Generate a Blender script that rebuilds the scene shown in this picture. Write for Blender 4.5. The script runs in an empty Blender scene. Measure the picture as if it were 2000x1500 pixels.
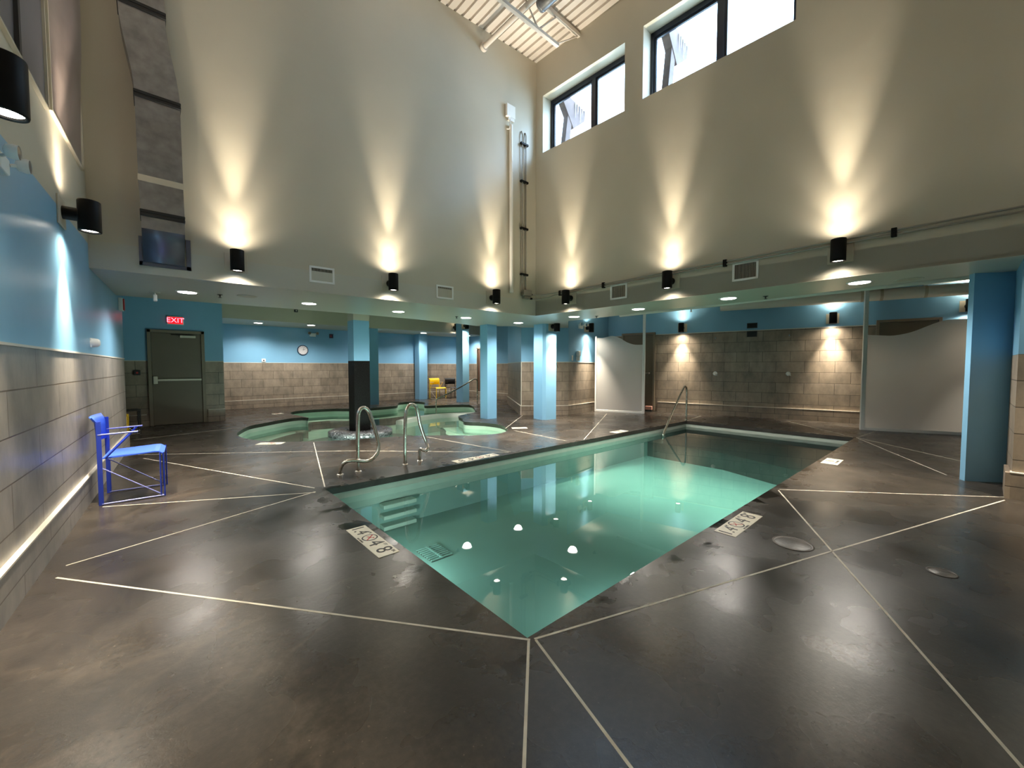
import bpy, bmesh, math, random
from mathutils import Vector, Matrix
from mathutils.geometry import tessellate_polygon
random.seed(4)
S = bpy.context.scene
COL = S.collection
PI = math.pi

# ------------------------------------------------------------------ camera, sky, exposure
cam_d = bpy.data.cameras.new('camera'); cam = bpy.data.objects.new('camera', cam_d); COL.objects.link(cam)
YAW, PITCH, ROLL = 0.731184, -0.0429734, 0.000314
fw = Vector((math.cos(PITCH)*math.sin(YAW), math.cos(PITCH)*math.cos(YAW), math.sin(PITCH)))
rt = fw.cross(Vector((0, 0, 1))).normalized(); up = rt.cross(fw)
cr, sr = math.cos(ROLL), math.sin(ROLL)
rt, up = cr*rt + sr*up, -sr*rt + cr*up
mw = Matrix(((rt.x, up.x, -fw.x, 0), (rt.y, up.y, -fw.y, 0), (rt.z, up.z, -fw.z, 1.35), (0, 0, 0, 1)))
cam.matrix_world = mw
cam_d.sensor_fit = 'HORIZONTAL'; cam_d.sensor_width = 36; cam_d.lens = 780.5/2000*36; cam_d.clip_start = 0.02
S.camera = cam
S.view_settings.view_transform = 'Standard'; S.view_settings.look = 'None'
S.view_settings.gamma = 1; S.view_settings.use_curve_mapping = False
S.view_settings.exposure = 1.52
S.cycles.use_denoising = True
S.cycles.max_bounces = 10; S.cycles.diffuse_bounces = 6; S.cycles.transparent_max_bounces = 12
S.cycles.sample_clamp_indirect = 2.5
S.cycles.caustics_reflective = False; S.cycles.caustics_refractive = False

w = bpy.data.worlds.new('sky'); S.world = w; w.use_nodes = True
wn = w.node_tree.nodes; bgn = wn['Background']
bgn.inputs[0].default_value = (0.52, 0.74, 1.0, 1); bgn.inputs[1].default_value = 6.5

UPW, UPM, UPN, DNW, DNN, DLW = 15.0, 34.0, 250.0, 32.0, 330.0, 120.0       # lamp powers: wall light up beam, down beam, ceiling downlight
WARM = (1.0, 0.885, 0.70); COOLW = (1.0, 0.93, 0.84)

# ------------------------------------------------------------------ materials
MATS = {}
def mat(name, col=(0.5, 0.5, 0.5), rough=0.5, metal=0.0, emit=None, estr=1.0, noise=None, bump=None, spec=0.5, coat=0.0, rvar=None):
    """principled; noise=(scale, amount) mottles the colour, bump=(scale, strength)"""
    m = bpy.data.materials.new(name); m.use_nodes = True
    nt = m.node_tree; b = nt.nodes['Principled BSDF']
    b.inputs['Base Color'].default_value = (*col, 1); b.inputs['Roughness'].default_value = rough
    b.inputs['Metallic'].default_value = metal; b.inputs['Specular IOR Level'].default_value = spec
    b.inputs['Coat Weight'].default_value = coat
    if emit:
        b.inputs['Emission Color'].default_value = (*emit, 1); b.inputs['Emission Strength'].default_value = estr
    tc = nt.nodes.new('ShaderNodeTexCoord')
    if noise:
        n = nt.nodes.new('ShaderNodeTexNoise'); n.inputs['Scale'].default_value = noise[0]; n.inputs['Detail'].default_value = 6
        nt.links.new(tc.outputs['Object'], n.inputs['Vector'])
        r = nt.nodes.new('ShaderNodeValToRGB'); a = noise[1]
        r.color_ramp.elements[0].position = 0.3; r.color_ramp.elements[1].position = 0.7
        r.color_ramp.elements[0].color = (*[c*(1-a) for c in col], 1); r.color_ramp.elements[1].color = (*[min(1, c*(1+a)) for c in col], 1)
        nt.links.new(n.outputs['Fac'], r.inputs['Fac']); nt.links.new(r.outputs['Color'], b.inputs['Base Color'])
    if rvar:
        n = nt.nodes.new('ShaderNodeTexNoise'); n.inputs['Scale'].default_value = rvar[0]
        nt.links.new(tc.outputs['Object'], n.inputs['Vector'])
        mr = nt.nodes.new('ShaderNodeMapRange'); mr.inputs['To Min'].default_value = rvar[1]; mr.inputs['To Max'].default_value = rvar[2]
        nt.links.new(n.outputs['Fac'], mr.inputs['Value']); nt.links.new(mr.outputs[0], b.inputs['Roughness'])
    if bump:
        n = nt.nodes.new('ShaderNodeTexNoise'); n.inputs['Scale'].default_value = bump[0]; n.inputs['Detail'].default_value = 4
        nt.links.new(tc.outputs['Object'], n.inputs['Vector'])
        bp = nt.nodes.new('ShaderNodeBump'); bp.inputs['Strength'].default_value = bump[1]; bp.inputs['Distance'].default_value = 0.02
        nt.links.new(n.outputs['Fac'], bp.inputs['Height']); nt.links.new(bp.outputs['Normal'], b.inputs['Normal'])
    if emit: m.cycles.emission_sampling = 'NONE'      # the lamps themselves carry the light
    MATS[name] = m
    return m

CREAM = mat('cream_paint', (0.52, 0.47, 0.375), 0.36, noise=(1.3, 0.03), bump=(1.6, 0.25))
SOFF = mat('soffit_paint', (0.50, 0.475, 0.405), 0.34, bump=(3.0, 0.08))
BLUE = mat('blue_paint', (0.195, 0.41, 0.60), 0.33, noise=(1.5, 0.04), bump=(4.0, 0.10))
WHITE = mat('white_plastic', (0.82, 0.82, 0.80), 0.4)
PIPEW = mat('white_pipe_paint', (0.78, 0.74, 0.68), 0.4)
BLACK = mat('black_metal', (0.004, 0.004, 0.004), 0.5, spec=0.15)
BLACKP = mat('black_plastic', (0.012, 0.012, 0.013), 0.5)
BEIGE = mat('beige_plate', (0.52, 0.46, 0.36), 0.5)
STEEL = mat('brushed_steel', (0.56, 0.53, 0.47), 0.22, metal=1.0, rvar=(30, 0.16, 0.32))
CHROME = mat('chrome', (0.75, 0.73, 0.70), 0.1, metal=1.0)
GALV = mat('galvanised_sheet', (0.30, 0.30, 0.31), 0.38, metal=0.85, noise=(9, 0.22), bump=(14, 0.12))
GALVD = mat('galvanised_dark', (0.13, 0.14, 0.19), 0.42, metal=0.8)
COND = mat('conduit_grey', (0.30, 0.28, 0.24), 0.4, metal=0.5)
JOINT = mat('white_joint_filler', (0.50, 0.46, 0.38), 0.6, noise=(8, 0.25))
TRIM = mat('tile_edge_trim', (0.62, 0.58, 0.50), 0.35)
DOORM = mat('door_paint', (0.135, 0.112, 0.078), 0.42, noise=(2, 0.08))
DOORF = mat('door_frame_paint', (0.19, 0.155, 0.11), 0.45)
BROWND = mat('brown_door', (0.10, 0.055, 0.035), 0.45, noise=(3, 0.1))
FRAMEW = mat('window_frame_dark', (0.012, 0.016, 0.030), 0.35)
MINT = mat('pool_plaster', (0.225, 0.36, 0.33), 0.6, noise=(3, 0.03))
BAND = mat('waterline_tile', (0.46, 0.53, 0.46), 0.3, noise=(6, 0.05))
DARKT = mat('dark_step_tile', (0.013, 0.014, 0.014), 0.4, noise=(5, 0.2))
TUBP = mat('tub_plaster', (0.55, 0.70, 0.59), 0.6, noise=(3, 0.05))
COPE = mat('coping_concrete', (0.035, 0.030, 0.025), 0.4, noise=(7, 0.35), bump=(30, 0.2))
CHB = mat('blue_chair_paint', (0.045, 0.13, 0.75), 0.42)
CHBD = mat('blue_chair_frame', (0.02, 0.045, 0.36), 0.35)
CHY = mat('yellow_chair_paint', (0.80, 0.52, 0.01), 0.45)
CHK = mat('black_chair_paint', (0.008, 0.007, 0.007), 0.5)
BROWNG = mat('brown_window_film', (0.15, 0.118, 0.108), 0.28, noise=(2.2, 0.35), bump=(2.0, 0.2))
GREYG = mat('grey_window_film', (0.16, 0.145, 0.155), 0.3, noise=(0.9, 0.25))
TIMBER = mat('brown_timber', (0.13, 0.085, 0.075), 0.7, noise=(6, 0.2))
ICE = mat('icicle_ice', (0.8, 0.88, 0.95), 0.1)
DECKM = mat('roof_deck_paint', (0.60, 0.535, 0.475), 0.45)
PINK = mat('pink_plastic', (0.75, 0.38, 0.30), 0.5)
RED = mat('red_plastic', (0.5, 0.02, 0.02), 0.4)
REDL = mat('red_lit_letters', (0.9, 0.1, 0.12), 0.5, emit=(1.0, 0.10, 0.14), estr=2.2)
REDF = mat('red_lit_face', (0.5, 0.0, 0.01), 0.5, emit=(1.0, 0.01, 0.02), estr=0.35)
LENS = mat('lamp_lens', (1, 1, 1), 0.5, emit=(1.0, 0.92, 0.78), estr=9.0)
LENSW = mat('downlight_lens', (1, 1, 1), 0.5, emit=(1.0, 0.95, 0.88), estr=7.0)
SIGN = mat('marker_tile', (0.72, 0.68, 0.56), 0.35, noise=(12, 0.06))
SIGNR = mat('marker_red', (0.45, 0.05, 0.04), 0.5)
INK = mat('marker_ink', (0.012, 0.011, 0.01), 0.5)
GLASSL = mat('clock_face', (0.72, 0.70, 0.72), 0.4)

def tile_mat(name, c1, c2, mortar, rough, bw, rh, yo):
    m = bpy.data.materials.new(name); m.use_nodes = True; nt = m.node_tree; b = nt.nodes['Principled BSDF']
    uv = nt.nodes.new('ShaderNodeUVMap'); uv.uv_map = 'UVMap'
    mp = nt.nodes.new('ShaderNodeMapping'); mp.inputs['Location'].default_value = (0, -yo, 0)
    nt.links.new(uv.outputs[0], mp.inputs[0])
    br = nt.nodes.new('ShaderNodeTexBrick'); br.offset = 0.5
    br.inputs['Color1'].default_value = (*c1, 1); br.inputs['Color2'].default_value = (*c2, 1); br.inputs['Mortar'].default_value = (*mortar, 1)
    br.inputs['Scale'].default_value = 1; br.inputs['Mortar Size'].default_value = 0.005; br.inputs['Mortar Smooth'].default_value = 0.3
    br.inputs['Bias'].default_value = -0.1; br.inputs['Brick Width'].default_value = bw; br.inputs['Row Height'].default_value = rh
    nt.links.new(mp.outputs[0], br.inputs['Vector'])
    tc = nt.nodes.new('ShaderNodeTexCoord')
    sc = nt.nodes.new('ShaderNodeMapping'); sc.inputs['Scale'].default_value = (1, 1, 0.55); nt.links.new(tc.outputs['Object'], sc.inputs[0])
    n = nt.nodes.new('ShaderNodeTexNoise'); n.inputs['Scale'].default_value = 4.5; n.inputs['Detail'].default_value = 8; n.inputs['Roughness'].default_value = 0.65
    nt.links.new(sc.outputs[0], n.inputs['Vector'])
    rp = nt.nodes.new('ShaderNodeValToRGB'); rp.color_ramp.elements[0].position = 0.32; rp.color_ramp.elements[1].position = 0.68
    rp.color_ramp.elements[0].color = (0.68, 0.68, 0.68, 1); rp.color_ramp.elements[1].color = (1.25, 1.22, 1.18, 1)
    nt.links.new(n.outputs['Fac'], rp.inputs['Fac'])
    mx = nt.nodes.new('ShaderNodeMix'); mx.data_type = 'RGBA'; mx.blend_type = 'MULTIPLY'; mx.inputs['Factor'].default_value = 1
    nt.links.new(br.outputs['Color'], mx.inputs['A']); nt.links.new(rp.outputs['Color'], mx.inputs['B'])
    nt.links.new(mx.outputs['Result'], b.inputs['Base Color'])
    b.inputs['Roughness'].default_value = rough
    bp = nt.nodes.new('ShaderNodeBump'); bp.inputs['Strength'].default_value = 0.35; bp.inputs['Distance'].default_value = 0.004; bp.invert = True
    nt.links.new(br.outputs['Fac'], bp.inputs['Height']); nt.links.new(bp.outputs['Normal'], b.inputs['Normal'])
    return m
TILE = tile_mat('grey_brown_wall_tile', (0.235, 0.192, 0.148), (0.300, 0.248, 0.195), (0.055, 0.044, 0.033), 0.38, 0.60, 0.27, 0.13)
TILEL = tile_mat('grey_wall_tile', (0.275, 0.256, 0.234), (0.300, 0.280, 0.256), (0.10, 0.08, 0.06), 0.36, 1.20, 0.27, 0.13)

def floor_mat():
    m = bpy.data.materials.new('polished_concrete'); m.use_nodes = True; nt = m.node_tree; b = nt.nodes['Principled BSDF']; L = nt.links
    tc = nt.nodes.new('ShaderNodeTexCoord')
    def noise(s, d=6, r=0.6, dist=0.0):
        n = nt.nodes.new('ShaderNodeTexNoise'); n.inputs['Scale'].default_value = s; n.inputs['Detail'].default_value = d
        n.inputs['Roughness'].default_value = r; n.inputs['Distortion'].default_value = dist
        L.new(tc.outputs['Object'], n.inputs['Vector']); return n
    def ramp(f, p0, c0, p1, c1):
        q = nt.nodes.new('ShaderNodeValToRGB'); q.color_ramp.interpolation = 'EASE'
        q.color_ramp.elements[0].position = p0; q.color_ramp.elements[0].color = (*c0, 1)
        q.color_ramp.elements[1].position = p1; q.color_ramp.elements[1].color = (*c1, 1)
        L.new(f, q.inputs['Fac']); return q.outputs['Color']
    def mul(x, y, fac=1.0, mode='MULTIPLY'):
        q = nt.nodes.new('ShaderNodeMix'); q.data_type = 'RGBA'; q.blend_type = mode; q.inputs[0].default_value = fac
        L.new(x, q.inputs[6]); L.new(y, q.inputs[7]); return q.outputs[2]
    base_c = ramp(noise(0.7, 4, 0.5).outputs['Fac'], 0.25, (0.024, 0.0200, 0.0165), 0.75, (0.042, 0.0355, 0.0295))
    mott = ramp(noise(2.6, 4, 0.5).outputs['Fac'], 0.22, (0.66, 0.65, 0.64), 0.80, (1.36, 1.34, 1.31))
    grain = ramp(noise(30, 3, 0.6).outputs['Fac'], 0.30, (0.84, 0.84, 0.84), 0.78, (1.22, 1.20, 1.17))
    speck = ramp(noise(70, 1, 0.5).outputs['Fac'], 0.72, (1, 1, 1), 0.78, (2.2, 2.1, 2.0))
    vn = noise(0.38, 4, 0.45, 0.8)
    va = nt.nodes.new('ShaderNodeMath'); va.operation = 'SUBTRACT'; L.new(vn.outputs['Fac'], va.inputs[0]); va.inputs[1].default_value = 0.5
    vb = nt.nodes.new('ShaderNodeMath'); vb.operation = 'ABSOLUTE'; L.new(va.outputs[0], vb.inputs[0])
    vein = ramp(vb.outputs[0], 0.0, (1.45, 1.42, 1.38), 0.012, (1, 1, 1))
    mxo = mul(mul(mul(mul(base_c, mott), grain), speck), vein)
    # splashed wet patches: darker and glossier, beside the pool edge
    sx = nt.nodes.new('ShaderNodeSeparateXYZ'); L.new(tc.outputs['Object'], sx.inputs[0])
    def mth(op, a, bb=None):
        q = nt.nodes.new('ShaderNodeMath'); q.operation = op
        for i, v in enumerate((a, bb)):
            if v is None: continue
            if isinstance(v, (int, float)): q.inputs[i].default_value = v
            else: L.new(v, q.inputs[i])
        return q.outputs[0]
    dx = mth('SUBTRACT', mth('ABSOLUTE', mth('SUBTRACT', sx.outputs['X'], 5.6)), 4.3)
    dy = mth('SUBTRACT', mth('ABSOLUTE', mth('SUBTRACT', sx.outputs['Y'], 2.95)), 1.6)
    d = mth('MAXIMUM', dx, dy)
    near = nt.nodes.new('ShaderNodeMapRange'); near.inputs['From Min'].default_value = 0.05; near.inputs['From Max'].default_value = 0.7
    near.inputs['To Min'].default_value = 0.05; near.inputs['To Max'].default_value = -0.30; L.new(d, near.inputs['Value'])
    n3 = noise(3.2, 5, 0.55, 0.4)
    wet = nt.nodes.new('ShaderNodeMapRange'); wet.inputs['From Min'].default_value = 0.57; wet.inputs['From Max'].default_value = 0.66
    L.new(mth('ADD', n3.outputs['Fac'], near.outputs[0]), wet.inputs['Value'])
    mx2 = nt.nodes.new('ShaderNodeMix'); mx2.data_type = 'RGBA'; mx2.blend_type = 'MULTIPLY'
    L.new(wet.outputs[0], mx2.inputs[0]); L.new(mxo, mx2.inputs[6]); mx2.inputs[7].default_value = (0.38, 0.36, 0.34, 1)
    L.new(mx2.outputs[2], b.inputs['Base Color'])
    n4 = noise(1.6, 3, 0.5)
    mr = nt.nodes.new('ShaderNodeMapRange'); mr.inputs['From Min'].default_value = 0.3; mr.inputs['From Max'].default_value = 0.7
    mr.inputs['To Min'].default_value = 0.19; mr.inputs['To Max'].default_value = 0.36; L.new(n4.outputs['Fac'], mr.inputs['Value'])
    mr2 = nt.nodes.new('ShaderNodeMix'); mr2.data_type = 'FLOAT'; L.new(wet.outputs[0], mr2.inputs['Factor'])
    L.new(mr.outputs[0], mr2.inputs['A']); mr2.inputs['B'].default_value = 0.07
    L.new(mr2.outputs['Result'], b.inputs['Roughness'])
    b.inputs['Specular IOR Level'].default_value = 0.48
    n5 = noise(38, 5, 0.72)
    bp = nt.nodes.new('ShaderNodeBump'); bp.inputs['Strength'].default_value = 0.10; bp.inputs['Distance'].default_value = 0.010
    L.new(n5.outputs['Fac'], bp.inputs['Height']); L.new(bp.outputs['Normal'], b.inputs['Normal'])
    return m
FLOOR = floor_mat()

def water_mat(name, tint, murk, mfac, ior=1.36):
    """still water: tinted see-through body with suspended haze, mirror at grazing angles"""
    m = bpy.data.materials.new(name); m.use_nodes = True; nt = m.node_tree; L = nt.links
    nt.nodes.remove(nt.nodes['Principled BSDF']); out = nt.nodes['Material Output']
    tr = nt.nodes.new('ShaderNodeBsdfTransparent'); tr.inputs[0].default_value = (*tint, 1)
    df = nt.nodes.new('ShaderNodeBsdfDiffuse'); df.inputs[0].default_value = (*murk, 1)
    a = nt.nodes.new('ShaderNodeMixShader'); a.inputs[0].default_value = mfac
    L.new(tr.outputs[0], a.inputs[1]); L.new(df.outputs[0], a.inputs[2])
    gl = nt.nodes.new('ShaderNodeBsdfGlossy'); gl.inputs['Roughness'].default_value = 0.012; gl.inputs[0].default_value = (1, 1, 1, 1)
    fr = nt.nodes.new('ShaderNodeFresnel'); fr.inputs['IOR'].default_value = ior
    tc = nt.nodes.new('ShaderNodeTexCoord'); n = nt.nodes.new('ShaderNodeTexNoise'); n.inputs['Scale'].default_value = 1.2; n.inputs['Detail'].default_value = 2
    L.new(tc.outputs['Object'], n.inputs['Vector'])
    bp = nt.nodes.new('ShaderNodeBump'); bp.inputs['Strength'].default_value = 0.012; bp.inputs['Distance'].default_value = 0.02
    L.new(n.outputs['Fac'], bp.inputs['Height']); L.new(bp.outputs['Normal'], gl.inputs['Normal'])
    f = nt.nodes.new('ShaderNodeMixShader'); L.new(fr.outputs[0], f.inputs[0]); L.new(a.outputs[0], f.inputs[1]); L.new(gl.outputs[0], f.inputs[2])
    L.new(f.outputs[0], out.inputs['Surface'])
    return m
WATER = water_mat('pool_water', (0.62, 0.85, 0.82), (0.13, 0.32, 0.28), 0.05)
WATERT = water_mat('tub_water', (0.74, 0.90, 0.82), (0.22, 0.40, 0.32), 0.12, 1.13)

def frosted():
    m = bpy.data.materials.new('frosted_acrylic'); m.use_nodes = True; nt = m.node_tree; L = nt.links
    nt.nodes.remove(nt.nodes['Principled BSDF']); out = nt.nodes['Material Output']
    d = nt.nodes.new('ShaderNodeBsdfDiffuse'); d.inputs[0].default_value = (0.90, 0.88, 0.86, 1)
    t = nt.nodes.new('ShaderNodeBsdfTranslucent'); t.inputs[0].default_value = (0.93, 0.92, 0.91, 1)
    a = nt.nodes.new('ShaderNodeMixShader'); a.inputs[0].default_value = 0.5; L.new(d.outputs[0], a.inputs[1]); L.new(t.outputs[0], a.inputs[2])
    r = nt.nodes.new('ShaderNodeBsdfRefraction'); r.inputs['Roughness'].default_value = 0.35; r.inputs['IOR'].default_value = 1.01; r.inputs[0].default_value = (0.9, 0.9, 0.9, 1)
    b = nt.nodes.new('ShaderNodeMixShader'); b.inputs[0].default_value = 0.16; L.new(a.outputs[0], b.inputs[1]); L.new(r.outputs[0], b.inputs[2])
    g = nt.nodes.new('ShaderNodeBsdfGlossy'); g.inputs['Roughness'].default_value = 0.3
    f = nt.nodes.new('ShaderNodeMixShader'); f.inputs[0].default_value = 0.05; L.new(b.outputs[0], f.inputs[1]); L.new(g.outputs[0], f.inputs[2])
    L.new(f.outputs[0], out.inputs['Surface']); return m
FROST = frosted()

def pane_mat():
    m = bpy.data.materials.new('window_glass'); m.use_nodes = True; nt = m.node_tree; L = nt.links
    nt.nodes.remove(nt.nodes['Principled BSDF']); out = nt.nodes['Material Output']
    t = nt.nodes.new('ShaderNodeBsdfTransparent'); t.inputs[0].default_value = (0.93, 0.96, 0.97, 1)
    g = nt.nodes.new('ShaderNodeBsdfGlossy'); g.inputs['Roughness'].default_value = 0.02
    f = nt.nodes.new('ShaderNodeMixShader'); f.inputs[0].default_value = 0.06
    L.new(t.outputs[0], f.inputs[1]); L.new(g.outputs[0], f.inputs[2]); L.new(f.outputs[0], out.inputs['Surface']); return m
PANE = pane_mat()

def mosaic_mat():
    m = bpy.data.materials.new('mosaic_chips'); m.use_nodes = True; nt = m.node_tree; b = nt.nodes['Principled BSDF']; L = nt.links
    tc = nt.nodes.new('ShaderNodeTexCoord'); v = nt.nodes.new('ShaderNodeTexVoronoi'); v.inputs['Scale'].default_value = 34
    L.new(tc.outputs['Object'], v.inputs['Vector'])
    r = nt.nodes.new('ShaderNodeValToRGB'); r.color_ramp.elements[0].color = (0.008, 0.008, 0.010, 1); r.color_ramp.elements[1].color = (0.16, 0.16, 0.17, 1)
    L.new(v.outputs['Color'], r.inputs['Fac']); L.new(r.outputs['Color'], b.inputs['Base Color'])
    b.inputs['Roughness'].default_value = 0.12
    bp = nt.nodes.new('ShaderNodeBump'); bp.inputs['Strength'].default_value = 0.6; bp.inputs['Distance'].default_value = 0.01
    L.new(v.outputs['Distance'], bp.inputs['Height']); L.new(bp.outputs['Normal'], b.inputs['Normal']); return m
MOSAIC = mosaic_mat()
CHIPS = mat('black_mosaic', (0.004, 0.004, 0.004), 0.45, noise=(40, 0.8), bump=(60, 0.5), spec=0.08)

# ------------------------------------------------------------------ mesh builder
class MB:
    def __init__(s): s.v = []; s.f = []; s.mi = []; s.sm = []
    def add(s, vs, fs, mi=0, smooth=False):
        o = len(s.v); s.v += [Vector(x) for x in vs]
        for q in fs: s.f.append([o+i for i in q]); s.mi.append(mi); s.sm.append(smooth)
        return s
    def box(s, a, b, mi=0):
        x0, y0, z0 = a; x1, y1, z1 = b
        return s.add([(x0,y0,z0),(x1,y0,z0),(x1,y1,z0),(x0,y1,z0),(x0,y0,z1),(x1,y0,z1),(x1,y1,z1),(x0,y1,z1)],
                     [(0,3,2,1),(4,5,6,7),(0,1,5,4),(1,2,6,5),(2,3,7,6),(3,0,4,7)], mi)
    def bbox(s, a, b, r=0.008, mi=0):
        """box with chamfered edges"""
        bm = bmesh.new(); bmesh.ops.create_cube(bm, size=1)
        for v in bm.verts: v.co = Vector([(a[i]+b[i])/2 + v.co[i]*(b[i]-a[i]) for i in range(3)])
        bmesh.ops.bevel(bm, geom=bm.edges[:], offset=r, segments=2, affect='EDGES', profile=0.5)
        bm.verts.index_update()
        s.add([v.co for v in bm.verts], [[v.index for v in f.verts] for f in bm.faces], mi); bm.free(); return s
    def prism(s, poly, z0, z1, mi=0, caps=True):
        n = len(poly); vs = [(p[0], p[1], z0) for p in poly] + [(p[0], p[1], z1) for p in poly]
        area = sum(poly[i][0]*poly[(i+1) % n][1]-poly[(i+1) % n][0]*poly[i][1] for i in range(n))
        fs = []
        for i in range(n):
            j = (i+1) % n; fs.append((i, j, n+j, n+i) if area > 0 else (j, i, n+i, n+j))
        if caps:
            t = tessellate_polygon([[Vector((p[0], p[1], 0)) for p in poly]])
            for q in t:
                a, b, c = [poly[k] for k in q]
                ccw = (b[0]-a[0])*(c[1]-a[1])-(c[0]-a[0])*(b[1]-a[1]) > 0
                q = tuple(q) if ccw else tuple(reversed(q))
                fs.append(tuple(n+k for k in q)); fs.append(tuple(reversed(q)))
        return s.add(vs, fs, mi)
    def seg(s, p0, p1, th, z0, z1, mi=0):
        """wall slab whose visible face runs p0->p1; thickness th to the left of that direction"""
        d = Vector((p1[0]-p0[0], p1[1]-p0[1])).normalized(); n = Vector((-d.y, d.x))*th
        return s.prism([p0, p1, (p1[0]+n.x, p1[1]+n.y), (p0[0]+n.x, p0[1]+n.y)], z0, z1, mi)
    def cyl(s, a, b, r, n=20, r2=None, mi=0, caps=True, smooth=True):
        a = Vector(a); b = Vector(b); r2 = r if r2 is None else r2
        d = (b-a).normalized(); u = d.orthogonal().normalized(); w_ = d.cross(u)
        vs = []
        for c, rr in ((a, r), (b, r2)):
            for i in range(n):
                t = 2*PI*i/n; vs.append(c + rr*(math.cos(t)*u + math.sin(t)*w_))
        s.add(vs, [(i, (i+1) % n, n+(i+1) % n, n+i) for i in range(n)], mi, smooth)
        if caps: s.add(vs, [tuple(reversed(range(n))), tuple(range(n, 2*n))], mi)
        return s
    def tube(s, pts, r, n=12, mi=0, closed=False):
        pts = [Vector(p) for p in pts]; m = len(pts); vs = []; u = None
        for i, p in enumerate(pts):
            d = (pts[min(i+1, m-1)]-pts[max(i-1, 0)]).normalized()
            u = d.orthogonal().normalized() if u is None else (u - d*u.dot(d)).normalized()
            w_ = d.cross(u)
            for k in range(n):
                t = 2*PI*k/n; vs.append(p + r*(math.cos(t)*u+math.sin(t)*w_))
        fs = [(i*n+k, i*n+(k+1) % n, (i+1)*n+(k+1) % n, (i+1)*n+k) for i in range(m-1) for k in range(n)]
        s.add(vs, fs, mi, True)
        s.add(vs[:n], [tuple(reversed(range(n)))], mi); s.add(vs[-n:], [tuple(range(n))], mi)
        return s
    def lathe(s, prof, c=(0, 0, 0), axis='Z', n=28, mi=0, smooth=True):
        vs = []
        for r, h in prof:
            for k in range(n):
                t = 2*PI*k/n; x, y = r*math.cos(t), r*math.sin(t)
                p = {'Z': (x, y, h), 'X': (h, x, y), 'Y': (y, h, x)}[axis]
                vs.append((p[0]+c[0], p[1]+c[1], p[2]+c[2]))
        m = len(prof)
        s.add(vs, [(i*n+k, i*n+(k+1) % n, (i+1)*n+(k+1) % n, (i+1)*n+k) for i in range(m-1) for k in range(n)], mi, smooth)
        return s
    def sweep(s, sec, mi=0, smooth=False, close=True, ends=True):
        """skin between equal-length sections (lists of points)"""
        n = len(sec[0]); vs = [p for q in sec for p in q]; rng = n if close else n-1
        s.add(vs, [(i*n+k, i*n+(k+1) % n, (i+1)*n+(k+1) % n, (i+1)*n+k) for i in range(len(sec)-1) for k in range(rng)], mi, smooth)
        if ends and close: s.add(sec[0], [tuple(reversed(range(n)))], mi); s.add(sec[-1], [tuple(range(n))], mi)
        return s
    def build(s, name, mats, parent=None, world=False):
        me = bpy.data.meshes.new(name); off = Vector((0, 0, 0))
        if world and parent is not None: off = wloc(parent)
        me.from_pydata([tuple(v-off) for v in s.v], [], s.f)
        if not isinstance(mats, (list, tuple)): mats = [mats]
        for m in mats: me.materials.append(m)
        uvl = me.uv_layers.new(name='UVMap')
        for p in me.polygons:
            p.material_index = s.mi[p.index]; p.use_smooth = s.sm[p.index]
        me.validate(); me.update()
        for p in me.polygons:
            nx, ny, nz = p.normal; h = math.hypot(nx, ny)
            for li in p.loop_indices:
                c = me.vertices[me.loops[li].vertex_index].co
                uvl.data[li].uv = ((c.x*-ny+c.y*nx)/h, c.z) if h > 0.5 else (c.x, c.y)
        o = bpy.data.objects.new(name, me); COL.objects.link(o)
        if parent is not None: o.parent = parent
        return o
def wloc(o):
    v = Vector((0, 0, 0))
    while o is not None: v += o.location; o = o.parent
    return v
def tag(o, label, cat, group=None):
    o['label'] = label; o['category'] = cat
    if group: o['group'] = group
    return o
def thing(name, label, cat, loc=(0, 0, 0), rz=0.0, group=None):
    o = bpy.data.objects.new(name, None); COL.objects.link(o); o.empty_display_size = 0.1
    o.location = loc; o.rotation_euler = (0, 0, rz)
    return tag(o, label, cat, group)
def struct(o): o['kind'] = 'structure'; return o
def dup(root, loc, rz, label, group=None):
    r = root.copy(); COL.objects.link(r); r.location = loc; r.rotation_euler = (0, 0, rz); r['label'] = label
    if group: r['group'] = group
    for ch in list(root.children):
        c = ch.copy(); COL.objects.link(c); c.parent = r
        for g in list(ch.children):
            q = g.copy(); COL.objects.link(q); q.parent = c
    return r
def smooth_path(pts, k=6, closed=False):
    P = [Vector(p) for p in pts]; n = len(P); out = []
    for i in range(n if closed else n-1):
        p0 = P[(i-1) % n] if (closed or i > 0) else P[0]; p1 = P[i]; p2 = P[(i+1) % n]
        p3 = P[(i+2) % n] if (closed or i+2 < n) else P[-1]
        for j in range(k):
            t = j/k
            out.append(0.5*((2*p1)+(p2-p0)*t+(2*p0-5*p1+4*p2-p3)*t*t+(3*p1-p0-3*p2+p3)*t*t*t))
    if not closed: out.append(P[-1])
    return out
def spot(name, parent, loc, up_, watts, angle, blend, col, radius=0.03):
    l = bpy.data.lights.new(name, 'SPOT'); l.energy = watts; l.spot_size = math.radians(angle); l.spot_blend = blend
    l.color = col; l.shadow_soft_size = radius
    o = bpy.data.objects.new(name, l); COL.objects.link(o); o.parent = parent; o.location = loc
    o.rotation_euler = (PI, 0, 0) if up_ else (0, 0, 0)
    return o
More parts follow.
